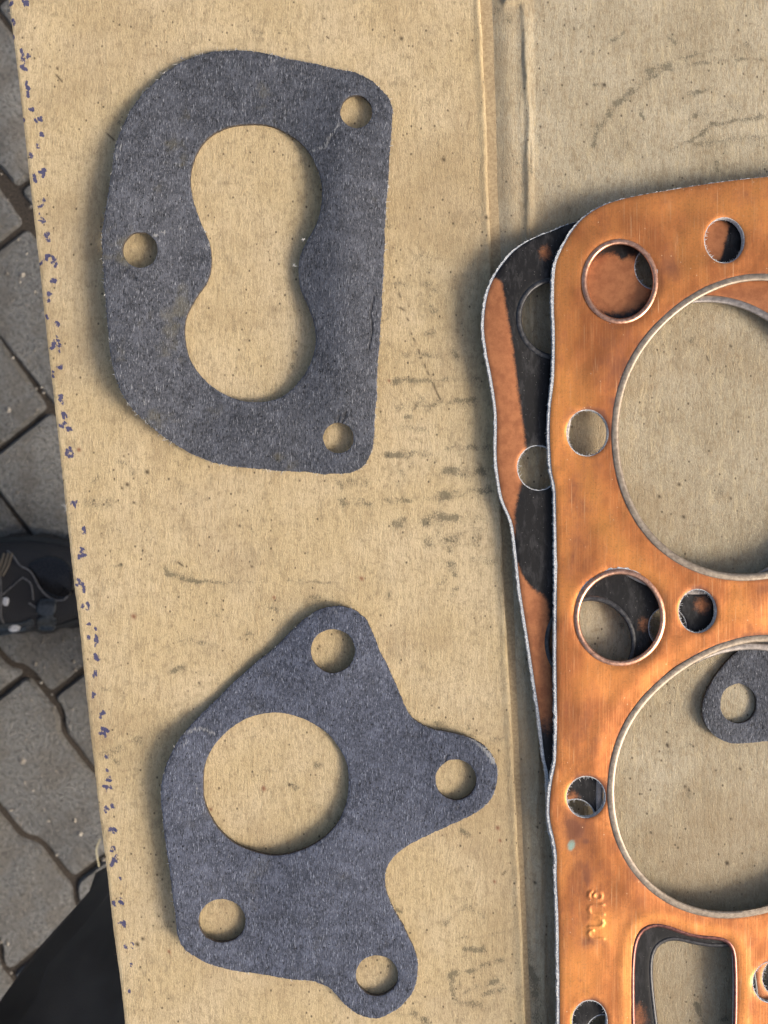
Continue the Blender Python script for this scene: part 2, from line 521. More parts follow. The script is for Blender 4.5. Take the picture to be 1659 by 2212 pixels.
def ridge_x(y): return np.interp(y, RIDGE[:, 1], RIDGE[:, 0])

def card_z(x, y):
    x = np.asarray(x, float); y = np.asarray(y, float)
    sx = step_x(y) + 1.5 * (vnoise(y * 0.03, y * 0, 3) - 0.5); rx = ridge_x(y)
    z = 0.0006 * (fbm(x * 0.004, y * 0.003, 21, 2) - 0.5)
    z = z + 0.00032 * np.exp(-((x - sx + 5) / 7.0) ** 2) * (x < sx)
    k = np.clip((x - sx) / (rx - sx), 0, 1)
    after = sstep(0, 5, x - sx)
    z = z - after * (0.00175 * (1 - sstep(0.0, 0.62, k)) + 0.0003 * sstep(.5, 1, k))
    wr = fbm(x * 0.16, y * 0.012, 8, 3) - 0.5
    z = z + (0.00085 + 0.0011 * wr) * np.exp(-((x - rx) / 9.0) ** 2)
    z = z + 0.00085 * (fbm(x * 0.22, y * 0.008, 5, 2) - 0.5) * np.exp(-((x - rx) / 17.0) ** 2)
    flap = np.exp(-((y - 6 + (x - 1085) * .1) / 7.0) ** 2) * sstep(1082, 1092, x) * sstep(1132, 1120, x)
    z = z + 0.0012 * flap
    z = z + sstep(0, 30, x - rx) * (-0.00012) + np.maximum(x - rx - 10, 0) * S * 0.022
    # faint flutes showing through the liner
    fl = np.sin((x - 0.043 * y) * 2 * math.pi / 17.0)
    z = z + 0.000010 * fl * (0.4 + vnoise(x * 0.01, y * 0.01, 33))
    z = z + 0.00006 * (fbm(x * 0.045, y * 0.03, 61, 3) - 0.5)
    # torn, lifted flap of liner at the top of the crease
    return z

def build_card():
    ys = np.concatenate([np.arange(-1250, -40, 40.0), np.arange(-40, 2250, 3.0), np.arange(2250, 3600, 40.0)])  # lower end, out of view, is lengthened to shade the paving
    us = np.concatenate([[0, 1.5], np.arange(3, 1680, 3.0), np.arange(1690, 3700, 45.0)])
    Y, U = np.meshgrid(ys, us, indexing='ij')
    ex = edge_x(ys) + 1.3 * (fbm(ys * 0.06, ys * 0, 2, 3) - 0.5)
    X = ex[:, None] + U
    Z = card_z(X, Y)
    Z = Z - 0.00025 * np.exp(-(U / 3.0) ** 2)
    wx, wy = to_world(X, Y, 0.0)
    nr, nc = X.shape
    # ---- marks that stay with the paper
    ang = RNG.random((60,))
    gr = np.zeros_like(X); dots = np.zeros_like(X); rust = np.zeros_like(X); ink = np.zeros_like(X)
    def stroke(arr, pl, w, a):
        pl = np.array(pl, float)
        x0, y0 = pl.min(0) - 3 * w; x1, y1 = pl.max(0) + 3 * w
        r0, r1 = np.searchsorted(ys, [y0, y1])
        if r1 <= r0: return
        sub = (slice(r0, r1), slice(None))
        xx, yy = X[sub], Y[sub]
        m = (xx > x0) & (xx < x1)
        if not m.any(): return
        d = dist_line(xx[m], yy[m], pl)
        if arr is gr:
            d = dist_line(xx[m] + 10 * (vnoise(xx[m] * .06, yy[m] * .06, 3) - .5), yy[m] + 10 * (vnoise(xx[m] * .06, yy[m] * .06, 4) - .5), pl) / 1.35
            a_ = a * np.clip(0.25 + 1.5 * (fbm(xx[m] * .05, yy[m] * .06, 71, 3) - .22), 0.1, 1.15)
            v = a_ * np.exp(-(d / w) ** 2)
        else:
            v = a * np.exp(-(d / w) ** 2)
        q = arr[sub]
        q[m] = np.maximum(q[m], v)
        arr[sub] = q
    f5 = lambda p: [(708.6 + x * .3359, 553 + y * .3359) for x, y in p]
    for pl, w, a in [
        ([(420, 640), (700, 650)], 8, .5), ([(420, 805), (640, 805)], 7, .75), ([(640, 800), (960, 790)], 6, .5), ([(440, 970), (680, 955)], 8, .6),
        ([(680, 940), (960, 935)], 8, .6), ([(380, 1270), (540, 1275)], 7, .95), ([(540, 1275), (700, 1270)], 6, .5), ([(780, 1240), (1020, 1225)], 7, .6),
        ([(760, 1390), (1000, 1380)], 11, .75), ([(60, 1580), (280, 1590)], 8, .75), ([(280, 1580), (700, 1555)], 5, .6), ([(700, 1545), (1040, 1510)], 8, .85),
        ([(620, 1700), (820, 1690)], 11, .85), ([(820, 1680), (1000, 1680)], 9, .6), ([(660, 1850), (820, 1830)], 14, .75), ([(430, 1725), (490, 1710)], 7, .9),
        ([(570, 10), (680, 10)], 9, .75), ([(640, 170), (680, 210)], 9, .85), ([(650, 270), (660, 360)], 8, .65), ([(600, 345), (700, 350)], 7, .6), ([(630, 500), (670, 500)], 8, .7),
        ([(70, 1450), (120, 1600)], 7, .6), ([(60, 1440), (240, 1450)], 8, .5), ([(440, 1110), (620, 1105)], 7, .55), ([(930, 1960), (1060, 1950)], 7, .55),
        ([(760, 1960), (820, 2030)], 9, .7), ([(700, 2130), (760, 2080)], 6, .7), ([(800, 620), (820, 650)], 8, .7), ([(600, 920), (640, 990)], 8, .75),
        ([(760, 1780), (780, 1900)], 8, .7), ([(700, 1830), (740, 1700)], 7, .6), ([(800, 2140), (860, 2110)], 5, .6), ([(420, 180), (600, 190)], 7, .45),
        ([(840, 150), (860, 480)], 12, .35), ([(930, 800), (960, 840)], 8, .6), ([(460, 1380), (500, 1430)], 7, .6), ([(920, 1680), (960, 1850)], 9, .5)]:
        stroke(gr, f5(pl), w, a)
    for a, b in zip([(460, 240), (462, 330), (510, 400), (535, 495), (550, 530), (582, 600), (590, 655), (622, 700), (640, 740), (675, 815), (700, 880)],
                    [(464, 262), (490, 350), (516, 414), (537, 502), (557, 545), (588, 630), (600, 655), (626, 715), (646, 765), (695, 870), (720, 920)]):
        stroke(dots, f5([a, b]), 2.0, .85)
    f4 = lambda p: [(950.5 + x * .4271, y * .4271) for x, y in p]
    for pl, w, a in [([(780, 740), (800, 640), (850, 560), (950, 470), (1080, 370), (1200, 300), (1390, 260)], 5, .72),
                     ([(800, 640), (870, 550), (960, 470), (1050, 410)], 8, .6), ([(1060, 370), (1160, 330)], 7, .9),
                     ([(830, 620), (900, 520), (1000, 450), (1100, 370), (1280, 330), (1480, 315), (1660, 312)], 4, .68),
                     ([(1150, 780), (1250, 720), (1370, 640), (1530, 615), (1640, 590)], 5, .72), ([(1530, 615), (1620, 595)], 6, .9),
                     ([(920, 735), (1010, 700), (1110, 705)], 6, .5), ([(1250, 490), (1350, 460)], 6, .75), ([(1005, 560), (1030, 600)], 4, .85),
                     ([(870, 205), (930, 170)], 6, .6), ([(1165, 190), (1190, 225)], 5, .7), ([(770, 265), (785, 230)], 4, .6), ([(910, 760), (950, 560)], 6, .4),
                     ([(1480, 290), (1480, 340)], 4, .8), ([(1180, 560), (1500, 560)], 22, .36), ([(1300, 730), (1650, 700)], 12, .45), ([(780, 435), (820, 428)], 4, .7)]:
        stroke(gr, f4(pl), w, a)
    f2 = lambda p: [(328.4 + x * .4584, 1278.9 + y * .4584) for x, y in p]
    for pl, w, a in [([(1410, 1810), (1650, 1740)], 6, .75), ([(1410, 1800), (1420, 1900)], 5, .65), ([(1480, 1690), (1560, 1675)], 6, .85), ([(1480, 1880), (1620, 1830)], 7, .8),
                     ([(1220, 1985), (1300, 2035)], 8, .8), ([(1430, 2010), (1480, 2060)], 7, .7), ([(1450, 1640), (1660, 1600)], 3, .6), ([(1480, 1480), (1560, 1520)], 6, .6),
                     ([(1380, 1560), (1400, 1540)], 5, .7), ([(1560, 1900), (1650, 1870)], 8, .6), ([(1430, 1930), (1600, 1960)], 10, .5), ([(1150, 1490), (1180, 1500)], 4, .7),
                     ([(1100, 1930), (1170, 1990)], 10, .4), ([(1600, 700), (1650, 690)], 8, .5), ([(1340, 610), (1380, 615)], 5, .8)]:
        stroke(gr, f2(pl), w, a)
    for pl, w, a in [([(358, 1234), (385, 1244), (420, 1254), (460, 1258)], 6, 1.0), ([(460, 1258), (545, 1256)], 5, .5), ([(372, 1450), (395, 1440)], 8, .8), ([(392, 1385), (440, 1390)], 7, .6),
                     ([(620, 1254), (720, 1258)], 5, .55), ([(660, 1300), (690, 1290)], 6, .6), ([(230, 1630), (300, 1600)], 14, .5), ([(190, 1090), (240, 1085)], 9, .6),
                     ([(200, 1050), (215, 1020)], 6, .55), ([(240, 1140), (330, 1150)], 16, .3), ([(450, 1330), (470, 1325)], 5, .7), ([(415, 1385), (470, 1400)], 8, .5),
                     ([(250, 1640), (256, 1645)], 6, .9), ([(1195, 60), (1300, 45)], 14, .3), ([(1070, 20), (1100, 40)], 10, .5), ([(1150, 2090), (1158, 2150)], 9, .85),
                     ([(1140, 2060), (1160, 2200)], 16, .5), ([(910, 545), (930, 640)], 8, .4), ([(930, 130), (940, 300)], 14, .25), ([(460, 1030), (560, 1035)], 8, .2),
                     ([(1600, 2090), (1625, 2100)], 8, .8), ([(1500, 2170), (1520, 2200)], 6, .8), ([(1440, 1625), (1520, 1595)], 5, .5)]:
        stroke(gr, pl, w, a)
    for k in range(150):                                   # odd little dabs everywhere
        x0 = RNG.uniform(190, 1640); y0 = RNG.uniform(0, 2200)
        a = RNG.normal(1.3, 0.7); L = RNG.uniform(4, 22)
        stroke(gr, [(x0, y0), (x0 + L * math.cos(a), y0 + L * math.sin(a))], RNG.uniform(3, 7), RNG.uniform(.3, .75))
    for x, y, r in [(1305, 183, 5), (1268, 224, 3), (1168, 272, 3), (380, 960, 3), (318, 1019, 5), (275, 1046, 4.5), (264, 1054, 3), (290, 1085, 3), (517, 1135, 3), (544, 1223, 3),
                    (1050, 470, 4), (1576, 748, 3), (123, 147, 3), (107, 143, 2), (625, 1695, 3.5), (1160, 1785, 3), (1155, 1905, 4), (1440, 1608, 5), (1441, 1610, 4), (1478, 1697, 3.5), (1486, 1705, 3),
                    (1405, 1797, 3), (1576, 1766, 3), (1568, 1861, 5), (1576, 1076, 3), (1465, 1046, 4), (1423, 1072, 4), (1475, 1116, 4), (1595, 1658, 3), (297, 2039, 5), (308, 2027, 4), (1240, 60, 2),
                    (700, 40, 2.5), (830, 80, 2), (867, 83, 4), (958, 345, 4), (1150, 880, 4), (430, 1475, 3), (690, 1395, 2.5), (745, 1408, 2), (1700, 900, 3)]:
        stroke(dots, [(x, y), (x + .6, y + 1.2)], r * 0.85, 1.0)
    for a, b in [((121, 161), (134, 176)), ((231, 288), (246, 302)), ((706, 80), (710, 83)), ((385, 1215), (395, 1222)), ((1085, 1890), (1092, 1882)), ((340, 190), (348, 200)), ((1525, 770), (1528, 780))]:
        stroke(dots, [a, b], 1.8, .9)
    for x, y, r in [(289, 1331, 5), (569, 1703, 5), (781, 1249, 4), (592, 1290, 3), (455, 1748, 3), (365, 2055, 3.2), (1075, 1788, 4), (1080, 1815, 3), (171, 971, 4), (1068, 1904, 3), (840, 822, 3)]:
        stroke(rust, [(x, y), (x + .5, y + 1)], r, .9)
    marks = [(55, 3, 1), (25, 7, .8), (28, 50, .7), (30, 77, .6), (48, 123, 1.3), (62, 123, .8), (53, 147, 1), (58, 190, 1), (69, 238, .7), (83, 257, .9), (52, 260, .5), (89, 293, .7), (79, 310, .8),
             (68, 337, .9), (90, 373, 1.1), (77, 390, .9), (89, 437, .9), (89, 472, 1.1), (102, 510, 1), (97, 560, 1.2), (117, 563, .9), (115, 607, .7), (105, 635, .9), (103, 687, .7), (125, 700, 1), (120, 735, .8),
             (117, 742, 1), (130, 750, .8), (128, 795, .7), (115, 808, .5), (132, 860, 1), (138, 897, .7), (137, 914, 1), (152, 930, 1), (152, 977, 1.1), (163, 1087, .9), (155, 1085, .6), (182, 1142, .8),
             (183, 1199, 1), (170, 1197, .6), (170, 1260, .7), (182, 1270, 1), (188, 1309, 1), (192, 1347, .5), (208, 1364, .6), (193, 1379, .6), (207, 1389, .7), (208, 1420, 1), (207, 1457, .8), (200, 1494, .6),
             (222, 1541, .8), (225, 1584, 1.3), (230, 1634, .5), (232, 1664, .5), (230, 1696, 1.2), (232, 1747, .9), (245, 1745, .6), (245, 1797, .9), (242, 1831, .6), (247, 1854, 1.4), (258, 1897, .5),
             (263, 1951, .8), (245, 1949, .6), (265, 1992, 1), (272, 2046, .5), (285, 2042, .4), (283, 2084, .4), (280, 2141, .4), (262, 2180, .3)]
    for x, y, s in marks:
        for k in range(int(2 + 3 * s)):
            a = RNG.normal(1.2, 0.9); L = RNG.uniform(3, 9) * s
            cx = x + RNG.normal(0, 3.4 * s); cy = y + RNG.normal(0, 6.0 * s)
            stroke(ink, [(cx - L * .5 * math.cos(a), cy - L * .5 * math.sin(a)), (cx + L * .5 * math.cos(a), cy + L * .5 * math.sin(a))], RNG.uniform(2.4, 4.4) * (0.7 + .3 * s), RNG.uniform(.5, 1.0))
    right = sstep(-1, 4, X - (step_x(Y)))
    # ---- mesh
    V = np.stack([wx, wy, Z], 2).reshape(-1, 3)
    idx = np.arange(nr * nc).reshape(nr, nc)
    q = np.stack([idx[:-1, :-1], idx[1:, :-1], idx[1:, 1:], idx[:-1, 1:]], 2).reshape(-1, 4)
    card = thing('cardboard_sheet', 'worn brown cardboard sheet with a crease and blue ink dabs, under all the gaskets', 'cardboard', (0, 0, -0.004))
    me = bpy.data.meshes.new('top_liner')
    me.vertices.add(len(V)); me.vertices.foreach_set('co', (V - np.array([0, 0, -0.004])).astype(np.float32).ravel())
    nq = len(q)
    me.loops.add(nq * 4); me.loops.foreach_set('vertex_index', q.astype(np.int32).ravel())
    me.polygons.add(nq)
    me.polygons.foreach_set('loop_start', np.arange(0, nq * 4, 4, dtype=np.int32))
    me.polygons.foreach_set('use_smooth', np.ones(nq, bool))
    for k, a in (('grime', gr), ('spots', dots), ('rust_spots', rust), ('ink', ink), ('right_panel', right)):
        at = me.attributes.new(k, 'FLOAT', 'POINT'); at.data.foreach_set('value', a.astype(np.float32).ravel())
    me.materials.append(m_card)
    me.update(); me.validate()
    new_obj('top_liner', me, card)
    # fluted core and bottom liner, seen edge-on
    yy = np.concatenate([np.arange(-1250, -40, 40.0), np.arange(-40, 2250, 10.0), np.arange(2250, 3600, 40.0)])
    e2 = edge_x(yy)
    V = []; F = []
    for j, y in enumerate(yy):
        for i, (u, zz) in enumerate([(0.6, -0.00035), (0.6, -0.0033), (3600, -0.0033), (3600, -0.00035)]):
            x_, y_ = to_world(e2[j] + u + (RNG.normal(0, .35) if i < 2 else 0), y, 0)
            V.append((float(x_), float(y_), zz))
    for j in range(len(yy) - 1):
        for i in range(4):
            F.append((j * 4 + i, j * 4 + (i + 1) % 4, j * 4 + 4 + (i + 1) % 4, j * 4 + 4 + i))
    k = (len(yy) - 1) * 4
    F += [(0, 1, 2, 3), (k + 3, k + 2, k + 1, k)]
    # core kept clear of the sunk crease by riding lower in the middle
    V = np.array(V); V[:, 2] -= 0.0022 * (V[:, 2] > -0.001) * (V[:, 0] > 0.0)
    mesh_from('fluted_core', V, F, [m_core], loc=(0, 0, -0.004), parent=card, smooth=False)
    # paper fluff on the cut edge
    fuzz(card, [(edge_x(y), y) for y in np.arange(-10, 2220, 3.0)], (-1, 0), 130, (2, 7), 0.0, -0.002, m_core, (0, 0, -0.004), 0.00008)
    fuzz(card, [(edge_x(y) + 1, y) for y in (1092, 1095, 1098, 1102)], (-1, -.2), 26, (6, 22), 0.0005, -0.001, m_fuzz, (0, 0, -0.004), 0.00007)
    return card

def fuzz(parent, path, direction, n, length, ztop, zbot, mat, loc, width=0.00009, name='loose_fibre', spread=0.9, zfun=None):
    """short curled fibres standing out of a cut edge; direction is fixed or per point"""
    path = np.asarray(path, float)
    V = []; F = []
    for k in range(n):
        i = RNG.integers(len(path))
        p = path[i] + RNG.normal(0, .6, 2)
        d = np.array(direction[i] if np.ndim(direction) == 2 else direction, float)
        a = math.atan2(d[1], d[0]) + RNG.normal(0, spread)
        L = RNG.uniform(*length) * RNG.uniform(.4, 1)
        curl = RNG.normal(0, .7)
        z = RNG.uniform(zbot, ztop) + (zfun(p[0], p[1]) if zfun else 0.0)
        zs = RNG.normal(0, 0.25) * L * S
        pts = []
        q = p - np.array([math.cos(a), math.sin(a)]) * 1.0
        for j in range(4):
            pts.append((q.copy(), z + zs * j / 3))
            q = q + np.array([math.cos(a + curl * j / 3), math.sin(a + curl * j / 3)]) * L / 3
        b = len(V)
        for j, (q, zz) in enumerate(pts):
            w = width * (1 - 0.75 * j / 3) * 0.5
            x, y = to_world(q[0], q[1], zz)
            aa = a + curl * j / 3
            nx, ny = math.sin(aa) * w, math.cos(aa) * w
            V += [(float(x + nx), float(y + ny), zz - w * .5), (float(x - nx), float(y - ny), zz - w * .5), (float(x), float(y), zz + w)]
        for j in range(3):
            o = b + 3 * j
            F += [(o, o + 3, o + 5, o + 2), (o + 2, o + 5, o + 4, o + 1), (o + 1, o + 4, o + 3, o)]
    return tag(mesh_from(name, V, F, [mat], loc=loc, parent=parent), kind='stuff')

# ------------------------------------------------------------------ flat plates with holes
def plate(name, outer, holes, zbot, t, mats, loc, parent=None, grid=8.0, drop=0.00012, rings=(2.2, 5.5), refine=(), attrs=None, relief=None, zoff=0.0, tw=4.0):
    loops = [outer] + list(holes)
    pts = []; edges = []
    for L in loops:
        b = len(pts)
        pts += L.tolist()
        n = len(L)
        edges += [(b + i, b + (i + 1) % n) for i in range(n)]
    bd = np.array(pts)
    free = []
    for li, L in enumerate(loops):
        for r in rings:
            o = offset(L, r if li == 0 else -r)
            free.append(o[::2] if r > 4 else o)
    if free:
        free = np.concatenate(free)
        ok = inside(free, outer) & (dist_pts(free, bd) > min(rings) * 0.75)
        for h in holes:
            ok &= ~inside(free, h)
        free = free[ok]
    x0, y0 = outer.min(0); x1, y1 = outer.max(0)
    g = np.stack(np.meshgrid(np.arange(x0 + 2, x1, grid), np.arange(y0 + 2, y1, grid)), 2).reshape(-1, 2)
    g = g + RNG.uniform(-.3, .3, g.shape) * grid * .5
    for (a, b, c, d, st) in refine:
        g = g[~((g[:, 0] > a) & (g[:, 0] < c) & (g[:, 1] > b) & (g[:, 1] < d))]
        g = np.concatenate([g, np.stack(np.meshgrid(np.arange(a, c, st), np.arange(b, d, st)), 2).reshape(-1, 2)])
    ok = inside(g, outer)
    for h in holes:
        ok &= ~inside(g, h)
    g = g[ok]
    g = g[dist_pts(g, bd) > (max(rings) + 2.0 if rings else 2.0)]
    allp = np.concatenate([bd, free, g]) if len(free) else np.concatenate([bd, g])
    res = delaunay_2d_cdt([Vector(p) for p in allp.tolist()], edges, [], 0, 1e-4)
    P = np.array([tuple(v) for v in res[0]]); T = np.array([f for f in res[2] if len(f) == 3])
    cen = P[T].mean(1)
    ok = inside(cen, outer)
    for h in holes:
        ok &= ~inside(cen, h)
    T = T[ok]
    # consistent upward facing (y runs down in trace units)
    a, b, c = P[T[:, 0]], P[T[:, 1]], P[T[:, 2]]
    cr = (b[:, 0] - a[:, 0]) * (c[:, 1] - a[:, 1]) - (b[:, 1] - a[:, 1]) * (c[:, 0] - a[:, 0])
    T[cr > 0] = T[cr > 0][:, ::-1]
    d = dist_pts(P, bd)
    zb = zbot(P[:, 0], P[:, 1]) + zoff
    zt = zb + t
    if relief is not None:
        zt = zt + relief(P[:, 0], P[:, 1])
    zt = zt - drop * np.exp(-(d / (tw * 0.5)) ** 2)
    x, y = to_world(P[:, 0], P[:, 1], zt)
    n = len(P)
    V = np.concatenate([np.stack([x, y, zt], 1), np.stack([x, y, zb], 1)])
    F = T.tolist() + (T[:, ::-1] + n).tolist()
    mi = [0] * len(T) + [1] * len(T)
    cnt = {}
    for f in T.tolist():
        for i in range(3):
            e = (f[i], f[(i + 1) % 3])
            cnt[e] = cnt.get(e, 0) + 1
    for (i, j) in list(cnt):
        if (j, i) not in cnt:
            F.append((j, i, i + n, j + n)); mi.append(1)
    A = None
    if attrs is not None:
        A = {k: np.concatenate([fn(P[:, 0], P[:, 1])] * 2) for k, fn in attrs.items()}
    return mesh_from(name, V, F, mats, mi, loc, parent, True, 40, A)

def sweep_ring(name, path, profile, zbase, mat, loc, parent):
    """profile: (inward offset in trace units, height) pairs swept round a closed path"""
    nrm = normals_in(path)
    n = len(path); m = len(profile)
    V = []
    zb = zbase(path[:, 0], path[:, 1])
    for (d, h) in profile:
        q = path + nrm * d
        z = zb + h
        x, y = to_world(q[:, 0], q[:, 1], z)
        V.append(np.stack([x, y, z], 1))
    V = np.stack(V, 1).reshape(-1, 3)
    F = []
    flip = area(path) > 0
    for i in range(n):
        j = (i + 1) % n
        for k in range(m - 1):
            f = (i * m + k, i * m + k + 1, j * m + k + 1, j * m + k)
            F.append(f[::-1] if flip else f)
    return mesh_from(name, V, F, [mat], None, loc, parent, True, 60)

build_card()

# ------------------------------------------------------------------ loose paper gaskets
def dirs_of(loop, out=True):
    return (-1 if out else 1) * normals_in(loop)

A_out = [(700, 52), (830, 62), (960, 92), (1100, 118), (1230, 150), (1310, 165), (1390, 210), (1450, 265), (1485, 335), (1488, 420), (1478, 560), (1470, 700), (1458, 850), (1450, 1000), (1445, 1150),
         (1438, 1300), (1428, 1450), (1420, 1600), (1412, 1750), (1402, 1900), (1395, 2020), (1378, 2090), (1330, 2150), (1250, 2178), (1150, 2180), (1050, 2170), (900, 2162), (760, 2150), (650, 2138),
         (540, 2105), (420, 2045), (300, 1960), (200, 1870), (130, 1770), (85, 1650), (65, 1500), (48, 1300), (35, 1130), (30, 1000), (45, 870), (62, 760), (85, 620), (105, 510), (150, 400), (220, 290),
         (310, 200), (400, 130), (480, 88), (580, 62)]
A_hole = [(780, 422), (880, 432), (980, 480), (1060, 550), (1110, 640), (1135, 740), (1130, 840), (1105, 930), (1060, 1010), (1025, 1090), (1018, 1170), (1030, 1260), (1070, 1350), (1100, 1450), (1100, 1550),
          (1065, 1650), (1000, 1740), (920, 1800), (820, 1820), (720, 1810), (610, 1760), (530, 1690), (470, 1600), (445, 1480), (455, 1390), (500, 1300), (560, 1210), (580, 1120), (572, 1030), (545, 960),
          (505, 860), (478, 760), (477, 660), (510, 560), (570, 485), (670, 435)]
fa = lambda p: [(207.4 + x * .4298, 86.4 + y * .4298) for x, y in p]
fb = lambda p: [(328.4 + x * .4584, 1278.9 + y * .4584) for x, y in p]

def gaskA():
    outer = rough(rough(spline(fa(A_out)), 2.0, 0.05, 3), 1.5, 0.25, 4)
    holes = [rough(spline(fa(A_hole)), 0.9, 0.16, 9)]
    for i, (x, y, rx, ry) in enumerate([(1308, 360, 80, 83), (222, 1055, 88, 90), (1218, 2000, 77, 77)]):
        (cx, cy), = fa([(x, y)])
        holes.append(ell(cx, cy, rx * .4298, ry * .4298, 2.2, .05, i))
    def lift(x, y):                     # the sheet is warped: left flank, waist and right flank stand off the card
        l = 0.0055 * sstep(470, 215, x) * (0.30 + 0.70 * sstep(150, 420, y)) * (0.45 + 0.55 * sstep(1060, 860, y))
        l = l + 0.0016 * sstep(560, 1020, y) * sstep(820, 500, x)
        r = 0.0036 * np.exp(-((x - 740) / 110) ** 2) * sstep(180, 420, y) * sstep(1000, 760, y)
        l = l + 0.0016 * sstep(640, 760, x) * sstep(120, 230, y)
        return card_z(x, y) + 0.00012 + l + r
    def scuff(x, y):
        s = 0 * x
        for pl, w, a in [([(1080, 560), (1150, 540), (1190, 470), (1225, 420)], 6, .9), ([(290, 985), (345, 965)], 6, 1.0), ([(60, 1020), (120, 1040)], 5, .6), ([(345, 960), (530, 935)], 6, .5),
                         ([(540, 1060), (570, 1020)], 6, .7), ([(130, 1680), (250, 1830)], 6, .55), ([(100, 600), (130, 520)], 8, .6), ([(60, 800), (85, 850)], 8, .6), ([(880, 90), (890, 110)], 9, .7),
                         ([(70, 1480), (120, 1560)], 7, .5), ([(830, 1850), (850, 1880)], 7, .5), ([(1090, 1360), (1130, 1420)], 6, .5), ([(1440, 1350), (1430, 1500)], 5, .5)]:
            s = np.maximum(s, a * np.exp(-(dist_line(x, y, fa(pl)) / (w * .6)) ** 2))
        edge = np.exp(-(dist_pts(np.stack([x, y], 1), outer) / 3.0) ** 2) * 0.5 * vnoise(x * .05, y * .05, 77)
        return np.maximum(s, edge)
    def crack(x, y):
        s = 0 * x
        for pl in [[(1395, 1290), (1380, 1380), (1390, 1450), (1370, 1560)], [(1215, 1925), (1222, 1880)], [(1235, 1925), (1255, 1880)], [(1200, 1930), (1195, 1895)], [(140, 1160), (200, 1200)], [(1190, 470), (1165, 520)]]:
            s = np.maximum(s, np.exp(-(dist_line(x, y, fa(pl)) / 1.6) ** 2))
        return s
    loc = (-0.045, 0.078, 0.0)
    o = plate('paper_gasket', outer, holes, lift, 0.0013, [m_paperA, m_edge], loc, None, 7.0, 0.00018, refine=[tuple(np.array(fa([(1150, 1250), (1480, 1600)])).ravel()) + (3.0,)],
              attrs={'scuff': scuff, 'crack': crack})
    tag(o, 'charcoal paper gasket with a figure-eight opening and three bolt holes', 'gasket', 'loose paper gaskets')
    zf = lambda x, y: float(lift(np.array([x]), np.array([y]))[0])
    fuzz(o, outer, dirs_of(outer), 520, (3, 10), 0.0012, 0.0002, m_fuzzd, loc, 0.00013, zfun=zf)
    fuzz(o, outer, dirs_of(outer), 170, (4, 13), 0.0014, 0.0006, m_fuzz, loc, 0.00017, zfun=zf, spread=1.3)
    fuzz(o, holes[0], dirs_of(holes[0], False), 160, (2, 8), 0.0012, 0.0002, m_fuzzd, loc, 0.00012, zfun=zf)
    for (x, y), n in (((1040, 1000), 12), ((995, 1130), 14), ((430, 90), 12), ((1440, 1180), 10), ((545, 960), 10)):
        (cx, cy), = fa([(x, y)])
        fuzz(o, [(cx, cy), (cx + 2, cy + 2)], (RNG.normal(), RNG.normal()), n, (4, 11), 0.0016, 0.0006, m_fuzz if y > 900 and x < 1400 else m_fuzzd, loc, 0.00013, zfun=zf, spread=2.0)
    return o
gaskA()

B_out = [(880, 66), (950, 85), (1010, 130), (1045, 200), (1075, 280), (1110, 350), (1150, 440), (1190, 530), (1225, 590), (1280, 630), (1360, 655), (1450, 672), (1530, 702), (1590, 750), (1622, 815), (1628, 880),
         (1610, 950), (1560, 1015), (1470, 1070), (1380, 1110), (1280, 1155), (1190, 1205), (1130, 1260), (1102, 1320), (1102, 1400), (1130, 1480), (1175, 1560), (1220, 1650), (1248, 1730), (1252, 1810),
         (1230, 1880), (1180, 1945), (1110, 1990), (1050, 2010), (980, 1995), (920, 1955), (870, 1900), (820, 1855), (750, 1835), (640, 1822), (540, 1805), (400, 1785), (290, 1760), (220, 1730), (150, 1680),
         (120, 1610), (110, 1530), (100, 1450), (80, 1300), (60, 1150), (45, 1020), (42, 930), (60, 840), (110, 720), (180, 630), (280, 530), (380, 430), (480, 340), (580, 260), (660, 180), (740, 110), (800, 78)]
